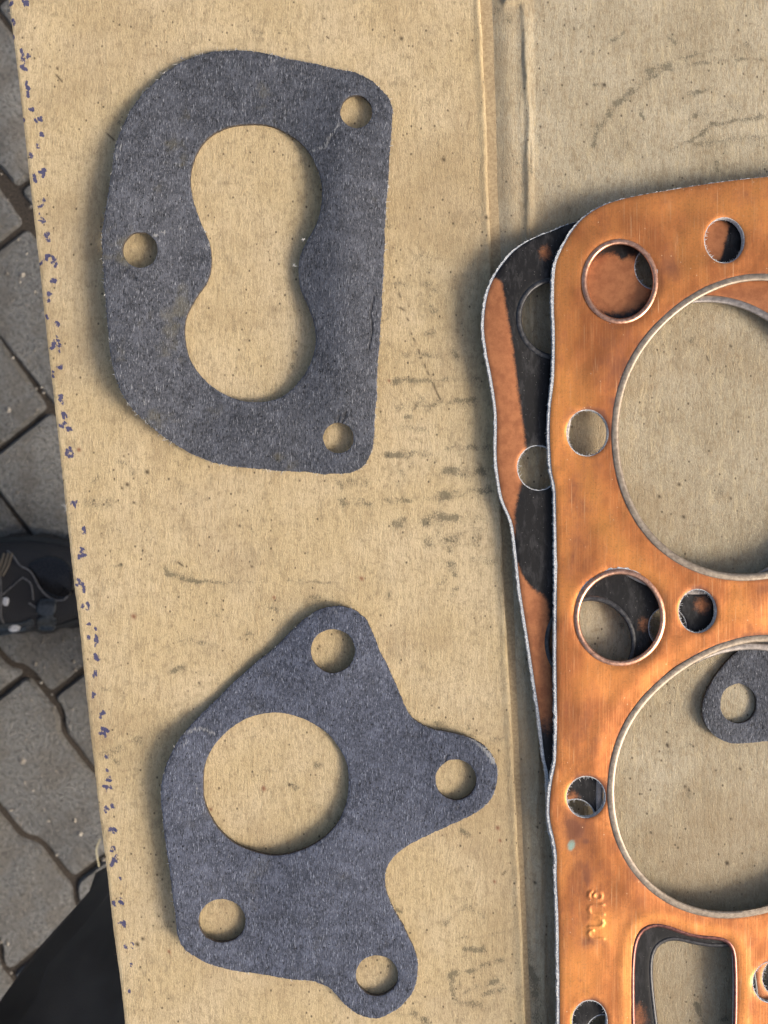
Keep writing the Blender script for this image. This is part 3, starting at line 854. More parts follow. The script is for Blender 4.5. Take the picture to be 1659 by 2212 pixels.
def gaskB():
    outer = rough(rough(spline(fb(B_out)), 1.6, 0.05, 13), 1.2, 0.25, 14)
    holes = []
    for i, (x, y, rx, ry) in enumerate([(583, 905, 347, 333), (853, 278, 104, 104), (1432, 885, 96, 96), (330, 1550, 110, 103), (1060, 1807, 100, 96)]):
        (cx, cy), = fb([(x, y)])
        holes.append(rough(ell(cx, cy, rx * .4584, ry * .4584, 2.4, .03, i + 20), 0.6, 0.2, i))
    def lift(x, y):
        l = 0.0040 * sstep(560, 345, x) * sstep(1480, 1640, y) * (0.5 + 0.5 * sstep(2160, 1950, y))
        l = l + 0.0024 * np.exp(-(np.hypot(x - 725, y - 1410) / 100) ** 2)
        r = 0.0022 * np.exp(-(np.hypot(x - 720, y - 1850) / 170) ** 2) + 0.0012 * sstep(880, 1040, x)
        return card_z(x, y) + 0.00012 + l + r + 0.0008 * sstep(1950, 2180, y)
    def scuff(x, y):
        s = 0 * x
        for pl, w, a in [([(150, 665), (220, 640), (290, 665)], 7, .9), ([(740, 115), (755, 105)], 5, 1), ([(1570, 740), (1610, 800)], 10, 1.2), ([(1500, 690), (1570, 740)], 5, .9), ([(860, 85), (880, 120)], 9, .6),
                         ([(210, 910), (225, 1000)], 5, .6), ([(790, 1820), (805, 1840)], 4, 1), ([(200, 640), (130, 740)], 8, .45), ([(890, 1570), (910, 1600)], 4, .6), ([(470, 1330), (510, 1290)], 6, .4), ([(440, 570), (520, 560)], 9, .4)]:
            s = np.maximum(s, a * np.exp(-(dist_line(x, y, fb(pl)) / (w * .6)) ** 2))
        edge = np.exp(-(dist_pts(np.stack([x, y], 1), outer) / 3.0) ** 2) * 0.4 * vnoise(x * .05, y * .05, 78)
        return np.maximum(s, edge)
    def crack(x, y):
        s = 0 * x
        for pl in [[(1095, 1680), (1140, 1640)], [(1390, 770), (1380, 800)], [(1600, 930), (1625, 915)], [(1440, 1010), (1470, 1030)]]:
            s = np.maximum(s, np.exp(-(dist_line(x, y, fb(pl)) / 1.6) ** 2))
        return s
    loc = (-0.02, -0.095, 0.0)
    o = plate('paper_gasket', outer, holes, lift, 0.0016, [m_paperB, m_edge], loc, None, 7.0, 0.0002, attrs={'scuff': scuff, 'crack': crack})
    tag(o, 'blue-grey paper gasket with one large round opening and four bolt holes', 'gasket', 'loose paper gaskets')
    zf = lambda x, y: float(lift(np.array([x]), np.array([y]))[0])
    fuzz(o, outer, dirs_of(outer), 300, (2, 7), 0.0015, 0.0002, m_fuzzd, loc, 0.00012, zfun=zf)
    fuzz(o, outer, dirs_of(outer), 110, (3, 10), 0.0017, 0.0008, m_fuzz, loc, 0.00015, zfun=zf, spread=1.3)
    for h in holes:
        fuzz(o, h, dirs_of(h, False), 24, (2, 6), 0.0014, 0.0002, m_fuzzd, loc, 0.00008, zfun=zf)
    (cx, cy), = fb([(1590, 760)])
    fuzz(o, [(cx - 8, cy - 10), (cx, cy), (cx + 8, cy + 14)], (.7, -.7), 40, (3, 10), 0.0019, 0.0008, m_fuzz, loc, 0.00013, zfun=zf, spread=1.2)
    fuzz(o, [(cx - 6, cy - 8), (cx + 6, cy + 8)], (.7, -.9), 14, (4, 12), 0.0019, 0.0008, m_edge, loc, 0.0002, zfun=zf, spread=1.0)
    return o
gaskB()

def gaskC():
    out = [(1640, 1388), (1606, 1398), (1566, 1434), (1536, 1476), (1519, 1517), (1521, 1557), (1545, 1590), (1583, 1606), (1625, 1604), (1665, 1602), (1720, 1612), (1790, 1640), (1850, 1620), (1862, 1560), (1820, 1500), (1790, 1430), (1740, 1388)]
    outer = rough(spline(out), 1.0, 0.16, 31)
    holes = [ell(1595, 1520, 39, 43, 2.2, .04, 44), ell(1740, 1510, 62, 62, 3, .03, 45)]
    def lift(x, y):
        return card_z(x, y) + 0.0002 + 0.0012 * sstep(1640, 1520, x) * sstep(1420, 1560, y)
    def scuff(x, y):
        return np.exp(-(dist_pts(np.stack([x, y], 1), outer) / 3.5) ** 2) * 0.7 * vnoise(x * .06, y * .06, 79)
    loc = (0.115, -0.06, 0.0)
    o = plate('paper_gasket', outer, holes, lift, 0.0014, [m_paperA, m_edge], loc, None, 6.0, 0.00018, attrs={'scuff': scuff, 'crack': lambda x, y: x * 0})
    tag(o, 'charcoal paper gasket with its rounded end showing inside the lower copper-gasket cylinder opening', 'gasket', 'loose paper gaskets')
    zf = lambda x, y: float(lift(np.array([x]), np.array([y]))[0])
    fuzz(o, outer, dirs_of(outer), 90, (2, 7), 0.0013, 0.0002, m_fuzzd, loc, 0.00009, zfun=zf)
    return o
gaskC()

# ------------------------------------------------------------------ copper head gaskets
H_out = [(1900, 372), (1780, 373), (1659, 382), (1546, 395), (1439, 412), (1359, 427), (1306, 443), (1266, 467), (1238, 497), (1213, 540), (1201, 570), (1197, 610), (1197, 670), (1199, 737), (1197, 814), (1190, 880),
         (1188, 937), (1192, 1014), (1200, 1057), (1202, 1137), (1203, 1270), (1202, 1404), (1203, 1500), (1203, 1574), (1201, 1644), (1193, 1687), (1188, 1734), (1189, 1774), (1198, 1814), (1203, 1847), (1203, 1891),
         (1206, 1974), (1208, 2074), (1209, 2211), (1204, 2300), (1196, 2380), (1210, 2440), (1300, 2480), (1600, 2490), (1900, 2490), (2060, 2480), (2100, 2420), (2105, 2000), (2100, 1400), (2105, 800), (2095, 500), (2040, 400)]
BORE1 = [(1659, 590), (1623, 589), (1573, 600), (1523, 621), (1473, 650), (1439, 677), (1406, 710), (1381, 737), (1359, 780), (1339, 824), (1326, 870), (1320, 924), (1323, 970), (1331, 1020), (1344, 1070), (1363, 1114),
         (1389, 1154), (1423, 1187), (1466, 1217), (1506, 1237), (1556, 1252), (1599, 1255), (1659, 1249), (1740, 1225), (1820, 1170), (1880, 1090), (1915, 990), (1918, 890), (1890, 780), (1840, 690), (1760, 622)]
BORE2 = [(1659, 1370), (1589, 1379), (1539, 1394), (1489, 1424), (1417, 1474), (1373, 1524), (1339, 1577), (1319, 1641), (1313, 1707), (1317, 1767), (1336, 1834), (1373, 1894), (1406, 1927), (1456, 1957), (1506, 1977),
         (1573, 1985), (1623, 1979), (1659, 1971), (1750, 1935), (1840, 1870), (1900, 1780), (1925, 1670), (1910, 1560), (1850, 1460), (1760, 1395)]
WIN = [(1364, 2211), (1363, 2107), (1366, 2057), (1373, 2027), (1386, 2007), (1406, 1997), (1433, 1996), (1466, 2007), (1499, 2017), (1539, 2022), (1569, 2028), (1584, 2043), (1591, 2070), (1593, 2124), (1592, 2211), (1588, 2290),
       (1570, 2330), (1520, 2345), (1440, 2345), (1390, 2330), (1369, 2290)]
PLAIN = [(1565, 519, 44, 50), (1269, 935, 46, 51), (1507, 1320, 42, 48), (1266, 1722, 43, 46), (1274, 2206, 39, 46), (1669, 2122, 44, 46), (1850, 480, 44, 50), (2020, 935, 46, 50), (2020, 1720, 44, 46)]
EYE = [(1339, 608, 83, 92), (1339, 1334, 99, 105), (2000, 608, 60, 92), (2010, 1334, 70, 100)]

def rear_map(p):
    p = np.asarray(p, float)
    x, y = p[:, 0], p[:, 1]
    return np.stack([x - 141 + 0.107 * (y - 608), y + 80 - 0.036 * (y - 608) - 0.107 * (x - 1339)], 1)

def front_z(x, y):
    # bottom of the upper gasket
    z = card_z(np.maximum(x, 1250), y) * 0 + np.maximum(x - 1160, 0) * S * 0.022
    lift = 0.0046 - 0.0012 * sstep(1500, 2100, y) + 0.0008 * sstep(1500, 1230, x) * sstep(1000, 500, y)
    wave = 0.0006 * np.sin(y * 0.0092 + 0.6) * sstep(1420, 1200, x)
    return z + lift + wave
def rear_z(x, y):
    z = np.maximum(x - 1160, 0) * S * 0.022 + 0.0017
    corner = 0.0024 * np.exp(-(np.hypot(x - 1060, (y - 640) * .6) / 150) ** 2)
    return z + corner * sstep(1300, 1080, x) + 0.0006 * sstep(1250, 1080, x) * sstep(1500, 1100, y)

TH = 0.0024
def seg_marks(x, y):
    """raised stamped characters, reading upward along the gasket's left side"""
    s = 0 * x
    strokes = []
    strokes += [ell(1291, 1936, 8.5, 8.0).tolist() + [[1299.5, 1936]]]                      # '6' bowl
    strokes += [[(1284, 1944), (1276, 1942), (1272, 1936), (1273, 1929), (1277, 1927)]]    # '6' tail
    strokes += [[(1303, 1955), (1281, 1955), (1274, 1959), (1272, 1966), (1275, 1973), (1281, 1976), (1303, 1976)]]     # 'n'
    strokes += [[(1273, 1983), (1294, 1984), (1301, 1988), (1303, 1994), (1300, 2000), (1293, 2003), (1273, 2003)]]     # 'u'
    strokes += [[(1303, 2029), (1275, 2029)], [(1281, 2028), (1274, 2023), (1272, 2016), (1275, 2011), (1280, 2010)]]    # 'r'
    d = np.full(x.shape, 1e9)
    m = (x > 1250) & (x < 1325) & (y > 1905) & (y < 2050)
    for st in strokes:
        d[m] = np.minimum(d[m], dist_line(x[m], y[m], st))
    return np.exp(-(d / 4.0) ** 2) * (0.45 + 0.9 * vnoise(x * .09, y * .09, 15))

def blob(x, y, cx, cy, rx, ry=None):
    ry = ry or rx
    return np.exp(-((x - cx) / rx) ** 2 - ((y - cy) / ry) ** 2)

def head_gasket(front=True):
    mp = (lambda p: np.asarray(p, float)) if front else rear_map
    zf = front_z if front else rear_z
    outer = mp(spline(H_out))
    if not front:
        # traced left flank of the lower gasket
        vis = [(1248, 479), (1193, 499), (1149, 517), (1115, 539), (1089, 567), (1068, 599), (1054, 635), (1047, 677), (1046, 717), (1050, 748), (1053, 770), (1063, 820), (1073, 894), (1073, 977), (1076, 1020), (1086, 1077),
               (1106, 1127), (1113, 1170), (1124, 1270), (1137, 1354), (1147, 1420), (1155, 1474), (1167, 1557), (1176, 1634), (1184, 1674), (1187, 1734), (1190, 1791), (1199, 1834), (1214, 1950), (1232, 2150), (1250, 2400),
               (1300, 2450), (1900, 2440), (2020, 2380), (2010, 1400), (1990, 560), (1930, 420), (1800, 400), (1600, 430), (1400, 450)]
        outer = spline(vis)
    nx = normals_in(outer)
    core_out = rough(outer - nx * (0.4 + 5.6 * np.clip(nx[:, 0], 0, 1) ** 1.5)[:, None], 2.4, 0.35, 50 + front)
    bores = [mp(lowpass(spline(BORE1), 5)), mp(lowpass(spline(BORE2), 5))]
    win = mp(lowpass(spline(WIN), 14))
    if not front:
        win = win + np.array([22, 8])
    plains = [mp(ell(*p, 2.4)) for p in PLAIN]
    eyes = [mp(ell(*p, 3.0)) for p in EYE]
    loc = (0.15, -0.02, 0.0)
    if front:
        g = thing('copper_head_gasket', 'bright copper head gasket with steel-ringed cylinder openings, topmost at the right', 'gasket', loc, 'copper head gaskets')
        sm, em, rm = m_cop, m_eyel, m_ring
        def tarnish(x, y):
            t = 0.9 * blob(x, y, 1449, 582, 26, 34) + 0.75 * blob(x, y, 1240, 1795, 34, 44) + 0.5 * blob(x, y, 1290, 2035, 30, 12) + 0.35 * blob(x, y, 1312, 1945, 26, 20)
            t = t + 0.8 * blob(x, y, 1232, 1778, 7, 6) + 0.8 * blob(x, y, 1266, 1818, 6, 5) + 0.6 * blob(x, y, 1247, 1797, 5, 5) + 0.6 * blob(x, y, 1208, 1010, 8, 5)
            t = t + 0.55 * blob(x, y, 1250, 1560, 50, 60) + 0.35 * blob(x, y, 1245, 1180, 45, 90) + 0.4 * blob(x, y, 1600, 420, 80, 26) + 0.3 * blob(x, y, 1300, 1890, 70, 40) + 0.38 * blob(x, y, 1330, 780, 50, 60) + 0.7 * blob(x, y, 1262, 2140, 4) + 0.7 * blob(x, y, 1253, 2116, 4)
            for (cx, cy, rx, ry) in PLAIN[:6]:                     # dark bloom on the upper right of each bolt hole
                r = np.hypot((x - cx) / rx, (y - cy) / ry)
                t = t + 0.8 * np.exp(-((r - 1.0) / 0.14) ** 2) * sstep(-0.3, 0.9, ((x - cx) * .6 - (y - cy) * .8) / (r * rx + 1)) * (0.4 if cy in (519,) else 1)
            for b in bores[:1] + bores[1:2]:
                t = t + 0.45 * np.exp(-(dist_pts(np.stack([x, y], 1), b) / 4) ** 2)
            t = t + 0.40 * sstep(0.40, 0.80, fbm(x * .016, y * .004, 301, 4)) + 0.22 * sstep(0.60, 0.75, fbm(x * .05, y * .03, 305, 3))
            t = t + 0.3 * sstep(1640, 1659, x) * sstep(470, 400, y)
            return np.clip(t, 0, 1.2)
        def painted_sheen_polish(x, y):
            b = np.exp(-((dist_pts(np.stack([x, y], 1), bores[0]) - 62) / 26) ** 2) * sstep(760, 950, y) * sstep(1300, 1220, y) * sstep(1560, 1420, x)  # reflected band round the upper bore, put into the copper's colour
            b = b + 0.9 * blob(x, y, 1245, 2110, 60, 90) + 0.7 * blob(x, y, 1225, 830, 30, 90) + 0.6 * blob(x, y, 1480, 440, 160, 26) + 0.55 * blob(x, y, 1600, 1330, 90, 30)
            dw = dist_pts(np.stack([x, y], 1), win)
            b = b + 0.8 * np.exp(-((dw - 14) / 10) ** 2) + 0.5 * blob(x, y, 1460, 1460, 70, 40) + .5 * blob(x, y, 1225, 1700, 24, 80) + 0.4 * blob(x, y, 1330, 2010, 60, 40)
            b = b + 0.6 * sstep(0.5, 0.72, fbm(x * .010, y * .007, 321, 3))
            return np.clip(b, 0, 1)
        def verd(x, y):
            r = np.hypot((x - 1234) * .88 + (y - 1826) * .3, ((y - 1826) * .6 - (x - 1234) * .25))
            return np.clip(sstep(9, 5.5, r) * (0.5 + 0.7 * vnoise(x * .5, y * .5, 5)), 0, 1)
        attrs = {'tarnish': tarnish, 'painted_sheen_polish': painted_sheen_polish, 'verdigris': verd}
        refine = [(1262, 1915, 1314, 2040, 1.5), (1216, 1765, 1285, 1850, 3.0), (1425, 555, 1475, 615, 5.0)]
        def relief(x, y):
            q = np.stack([x, y], 1)
            r = 0.00020 * np.exp(-((dist_pts(q, bores[0]) - 42) / 24) ** 2) + 0.00016 * np.exp(-((dist_pts(q, bores[1]) - 36) / 22) ** 2)
            r = r + 0.00014 * np.exp(-((dist_pts(q, win) - 18) / 9) ** 2)
            for e in eyes[:2]:
                r = r - 0.00022 * np.exp(-(dist_pts(q, e) / 5.0) ** 2)
            r = r + 0.00055 * (fbm(x * 0.011, y * 0.009, 91, 3) - 0.5) + 0.00005 * (vnoise(x * .08, y * .05, 92) - .5)
            return r + 0.00017 * seg_marks(x, y)
    else:
        g = thing('copper_head_gasket', 'blackened copper head gasket with worn orange patches, lying under the bright copper one', 'gasket', loc, 'copper head gaskets')
        sm, em, rm = m_blk, m_eyeld, m_ringd
        def bare(x, y):
            lx = np.interp(y, [590, 620, 720, 830, 950, 1010, 1060, 1110, 1200, 1240, 1290], [1078, 1086, 1104, 1118, 1135, 1138, 1122, 1112, 1118, 1128, 1150])
            b = sstep(12, -14, x - lx) * sstep(592, 612, y)
            b = b * (1 - sstep(8, -8, np.hypot(x - 1198, (y - 1176)) - 86)) * sstep(8, -8, y - 1300 + 0 * x) + sstep(1238, 1275, y - (x - 1126) * .6) * sstep(1205, 1180, x + (y - 1450) * -.05) * 0.9 * sstep(1640, 1500, y)
            b = np.maximum(b, 0.60 * np.exp(-(np.hypot(x - 1178, (y - 546) * .85) / 19) ** 2))
            b = np.maximum(b, sstep(86, 44, np.hypot((x - 1332) * .85, y - 612)) * (1 - 0.8 * blob(x, y, 1345, 550, 12, 14)))          # seen through the upper eyelet
            b = np.maximum(b, sstep(50, 42, np.hypot(x - 1545, y - 520)) * sstep(1575, 1560, x + (y - 520) * .25))
            b = np.maximum(b, 0.68 * np.exp(-(np.hypot(x - 1518, y - 1308) / 24) ** 2))
            b = np.maximum(b, 0.58 * np.exp(-(np.hypot((x - 1390) * 1.3, y - 1348) / 24) ** 2))
            b = np.maximum(b, 0.6 * np.exp(-(np.hypot(x - 1234, y - 1724) / 24) ** 2))
            b = np.maximum(b, 0.62 * np.exp(-(np.hypot((x - 1380) * 1.8, y - 2200) / 44) ** 2))
            b = np.maximum(b, 0.9 * sstep(1500, 1530, x) * sstep(700, 660, y) * sstep(560, 600, y))
            b = np.maximum(b, 0.85 * sstep(1625, 1640, x) * sstep(2060, 2080, y) * sstep(2200, 2190, y))
            return b
        attrs = {'bare': bare}
        refine = [(1040, 560, 1205, 1320, 5.0)]
        relief = None
    core_t = TH - 0.0005
    # copper skin, fibre core, lower skin
    skin_holes = [offset(b, 4) for b in bores] + [offset(win, 3)] + plains + [offset(e, 4) for e in eyes]
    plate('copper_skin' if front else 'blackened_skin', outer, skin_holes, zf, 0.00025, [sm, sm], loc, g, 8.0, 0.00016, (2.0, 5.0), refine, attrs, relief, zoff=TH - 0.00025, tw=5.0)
    core_holes = [offset(b, 7) for b in bores] + [offset(win, 5)] + [rough(offset(p, 1.8), 1.0, 0.6, i) for i, p in enumerate(plains)] + [offset(e, 6) for e in eyes]
    plate('fibre_core', core_out, core_holes, zf, core_t, [m_fib, m_fib], loc, g, 22.0, 0.0, (), zoff=0.00025)
    lo = offset(outer, 0.6)
    plate('lower_skin', lo, [offset(b, 4) for b in bores] + [offset(win, 3)] + [offset(p, -.3) for p in plains] + [offset(e, 4) for e in eyes], zf, 0.00022, [sm, sm], loc, g, 22.0, 0.0, (), attrs={k: (lambda x, y: x * 0) for k in attrs}, zoff=0.0)
    # rolled metal rims
    bore_prof = [(0, TH - .0001), (0.8, TH + .00012), (3, TH + .00022), (10, TH + .00028), (14, TH + .00020), (15.6, TH - .00005), (16, TH - .0006), (16, 0.0004), (15, 0.00002)]
    eye_prof = [(0, TH - .00012), (1.0, TH + .00010), (4, TH + .00030), (8, TH + .00030), (10.5, TH + .00012), (11.6, TH - .0002), (11.9, TH - .0007), (12.2, 0.0003), (12.4, -0.0016)]
    win_prof = [(0, TH - .00012), (1.0, TH + .00002), (3.5, TH + .00010), (6, TH + .00002), (7.6, TH - .0002), (8.4, TH - .0007), (8.4, 0.0003), (7, 0.0)]
    rz = (lambda x, y: zf(x, y) + (relief(x, y) if relief else 0) * 1.0) if front else zf
    for b in bores:
        sweep_ring('bore_ring', b, bore_prof, zf, rm, loc, g)
    for e in eyes:
        sweep_ring('eyelet', e, eye_prof, zf, em, loc, g)
    sweep_ring('window_rim', win, win_prof, zf, em if not front else m_winr, loc, g)
    zs = lambda x, y: float(zf(np.array([x]), np.array([y]))[0])
    fuzz(g, core_out, dirs_of(core_out), 560, (2, 10), TH - .0004, 0.0002, m_fuzz, loc, 0.00013, zfun=zs, name='frayed_fibre')
    for p in plains[:6]:
        fuzz(g, p, dirs_of(p, False), 95, (4, 13), TH - .0003, 0.0006, m_fuzz, loc, 0.00022, zfun=zs, name='frayed_fibre', spread=.5)
    return g
head_gasket(False)
head_gasket(True)

# ------------------------------------------------------------------ paving below
def at(px, py, z):
    x, y = to_world(px, py, z)
    return np.array([float(x), float(y), z])

def build_pavement():
    pav = thing('pavement', None, None, (0, 0, ZG))
    del_keys = [k for k in ('label', 'category') if k in pav]
    for k in del_keys: del pav[k]
    pav['kind'] = 'structure'
    me = bpy.data.meshes.new('ground')
    s = 12
    n = 60
    V = [(-s + 2 * s * i / n, -s + 2 * s * j / n, ZG - 0.0045) for j in range(n + 1) for i in range(n + 1)]
    F = [(j * (n + 1) + i, j * (n + 1) + i + 1, (j + 1) * (n + 1) + i + 1, (j + 1) * (n + 1) + i) for j in range(n) for i in range(n)]
    me.from_pydata(V, [], F); me.materials.append(m_sand)
    tag(new_obj('ground', me), kind='structure')
    ang = math.radians(-51.5)                      # along the zig-zag joints
    u = np.array([math.cos(ang), math.sin(ang)]); v = np.array([-u[1], u[0]])
    sc = S * (CAM_H - ZG) / CAM_H
    def g(px, py): return np.array([(px - 829.5) * sc, (1106 - py) * sc])
    o = g(133, 1581)                               # a corner of a joint
    Pd = 0.168; fl = 0.066; jog = Pd / 2 - fl; amp = 0.0135
    Wd = 0.113
    def zig(t):
        t = t % Pd
        if t < fl: return 0.0
        if t < fl + jog: return amp * (t - fl) / jog * 1.0
        if t < 2 * fl + jog: return amp
        return amp * (1 - (t - 2 * fl - jog) / jog)
    brk = [0, fl, fl + jog, 2 * fl + jog]
    protos = []
    def paver_mesh(t0, L, seed):
        gap = 0.0025
        ts = sorted({gap, L - gap} | {b + k * Pd - t0 for b in brk for k in range(-1, 4) if gap + .004 < b + k * Pd - t0 < L - gap - .004})
        low = [(t, zig(t + t0) + gap) for t in ts]; up = [(t, Wd + zig(t + t0) - gap) for t in reversed(ts)]
        base = np.array(low + up)
        # rounded corners and a worn chamfer
        n = len(base)
        rr = []
        for i in range(n):
            p0, p1, p2 = base[i - 1], base[i], base[(i + 1) % n]
            a = (p0 - p1) / np.linalg.norm(p0 - p1); b = (p2 - p1) / np.linalg.norm(p2 - p1)
            r = 0.007
            rr += [p1 + a * r, p1 + a * r * .3 + b * r * .3, p1 + b * r]
        rr = np.array(rr)
        dens = []
        for i in range(len(rr)):
            p, q = rr[i], rr[(i + 1) % len(rr)]
            k = max(1, int(np.linalg.norm(q - p) / 0.010))
            for j in range(k): dens.append(p + (q - p) * j / k)
        dens = np.array(dens)
        ni = normals_in(dens)
        rngs = np.random.default_rng(seed)
        w = 0.0012 * (rngs.random(len(dens)) - .3)
        rings = [(0.0 + w, -0.05), (0.0 + w, -0.0055), (0.0022 + w, -0.0022), (0.0040, 0.0)]
        V = []
        for d, z in rings:
            q = dens + ni * (d[:, None] if np.ndim(d) else d)
            V += [(x, y, z + (rngs.normal(0, .0003) if z > -.003 else 0)) for x, y in q]
        m = len(dens); F = []
        ccw = area(dens) > 0
        for k in range(len(rings) - 1):
            for i in range(m):
                j = (i + 1) % m
                f = (k * m + i, k * m + j, (k + 1) * m + j, (k + 1) * m + i)
                F.append(f if ccw else f[::-1])
        top = tuple(range((len(rings) - 1) * m, len(rings) * m))
        F.append(top if ccw else top[::-1])
        me = bpy.data.meshes.new('paver')
        me.from_pydata(V, [], F)
        me.materials.append(m_pav)
        me.polygons.foreach_set('use_smooth', np.ones(len(F), bool))
        me.set_sharp_from_angle(angle=math.radians(50))
        return me
    Lp = 0.225
    # cross joint in the row above joint A at (67,1537); in the row below at (100,1951)
    offA = float((g(67, 1537) - o) @ u); offB = float((g(100, 1951) - o) @ u)
    cnt = 0
    rows = []
    for r in range(-12, 16):
        # row r lies between joint r and joint r+1 on the v side
        off = offA if r % 2 == 0 else offB
        for k in range(-9, 11):
            t0 = off + k * Lp
            c = o + u * (t0 + Lp / 2) + v * (r * Wd + Wd / 2)
            if not (-1.2 < c[0] < 0.9 and -0.9 < c[1] < 1.4):
                continue
            rows.append((np.hypot(c[0] + 0.42, c[1] * .6), r, k, t0))
    rows.sort()
    for _, r, k, t0 in rows[:280]:
        me = paver_mesh(t0, Lp, cnt)
        b = new_obj('paver', me, pav)
        p = o + u * t0 + v * (r * Wd)
        b.location = (p[0], p[1], RNG.normal(0, .0006))
        b.rotation_euler = (RNG.normal(0, .004), RNG.normal(0, .004), ang)
        cnt += 1
    # grit lying on the paving and in its joints
    V = []; F = []
    for k in range(1500):
        x, y = RNG.uniform(-0.75, -0.05), RNG.uniform(-0.6, 0.6)
        r = RNG.uniform(.0008, .0024) * (1 if RNG.random() < .9 else 1.8)
        b0 = len(V); a0 = RNG.uniform(0, 6.3)
        for q in range(5):
            a = a0 + q * 1.2566
            V.append((x + r * math.cos(a) * RNG.uniform(.7, 1.2), y + r * math.sin(a) * RNG.uniform(.7, 1.2), ZG + r * RNG.uniform(-.1, .3)))
        V.append((x + r * .2, y, ZG + r * RNG.uniform(.6, 1.0)))
        F += [(b0 + q, b0 + (q + 1) % 5, b0 + 5) for q in range(5)]
    m_grit = mat_plain('pavement_grit', (0.11, 0.095, 0.08), (0.42, 0.38, 0.33), 0.8, 0.25)
    tag(mesh_from('grit', V, F, [m_grit], None, (0, 0, ZG), pav, False), kind='stuff')
    V = []; F = []
    # a dry straw caught by the sheet's edge
    P = np.array([at(216, 1812, ZG + .004), at(208, 1836, ZG + .008), at(211, 1858, ZG + .006), at(214, 1872, ZG + .003)])
    P = spline(P, 0.004, False)
    for i, p in enumerate(P):
        for q in range(5):
            a = q * 1.2566
            V.append((p[0] + 0.0007 * math.cos(a), p[1], p[2] + .0007 * math.sin(a)))
    for i in range(len(P) - 1):
        F += [(i * 5 + q, i * 5 + (q + 1) % 5, i * 5 + 5 + (q + 1) % 5, i * 5 + 5 + q) for q in range(5)]
    st = mesh_from('straw', V, F, [mat_plain('dry_straw', (0.38, 0.33, 0.2), (0.55, 0.5, 0.34), 0.7)], None, tuple(P[0]), None)
    tag(st, 'short pale straw lying on the grey paving by the cardboard edge', 'straw')
    return pav
build_pavement()

# ------------------------------------------------------------------ the person: trousers and shoes
def tube_mesh(path, radii, seed, nseg=44, fold=0.010, ring=40):
    path = np.array(path, float); radii = np.array(radii, float)
    P = spline(path, 0.02, False)
    s = np.linspace(0, 1, len(P)); R = np.interp(s, np.linspace(0, 1, len(radii)), radii)
    T = np.gradient(P, axis=0); T /= np.linalg.norm(T, axis=1)[:, None]
    ref = np.array([0.0, 0.3, 1.0])
    V = []
    for i in range(len(P)):
        a = np.cross(T[i], ref); a /= np.linalg.norm(a); b = np.cross(a, T[i])
        th = np.arange(nseg) / nseg * 2 * math.pi
        # creases run aslant round the limb
        f = fold * (1.6 - 5.5 * np.abs(fbm(np.cos(th) * 1.7 + 5 + i * .12, np.sin(th) * 1.7 + 5 + i * .28, seed, 3) - .5))
        for q in range(7):
            c0 = 0.9 * q + 0.35 * math.sin(i * .21 + q * 1.7) + i * 0.035
            dd = (th - c0 + math.pi) % (2 * math.pi) - math.pi
            f = f + fold * 1.2 * np.exp(-(dd / 0.15) ** 2) * (0.4 + 0.6 * math.sin(i * .17 + q * 2.1))
        rr = R[i] + f
        V += [tuple(P[i] + a * rr[k] * math.cos(th[k]) + b * rr[k] * math.sin(th[k])) for k in range(nseg)]
    F = []
    for i in range(len(P) - 1):
        for k in range(nseg):
            j = (k + 1) % nseg
            F.append((i * nseg + k, i * nseg + j, (i + 1) * nseg + j, (i + 1) * nseg + k))
    F.append(tuple(reversed(range(nseg)))); e = (len(P) - 1) * nseg
    F.append(tuple(range(e, e + nseg)))
    return V, F

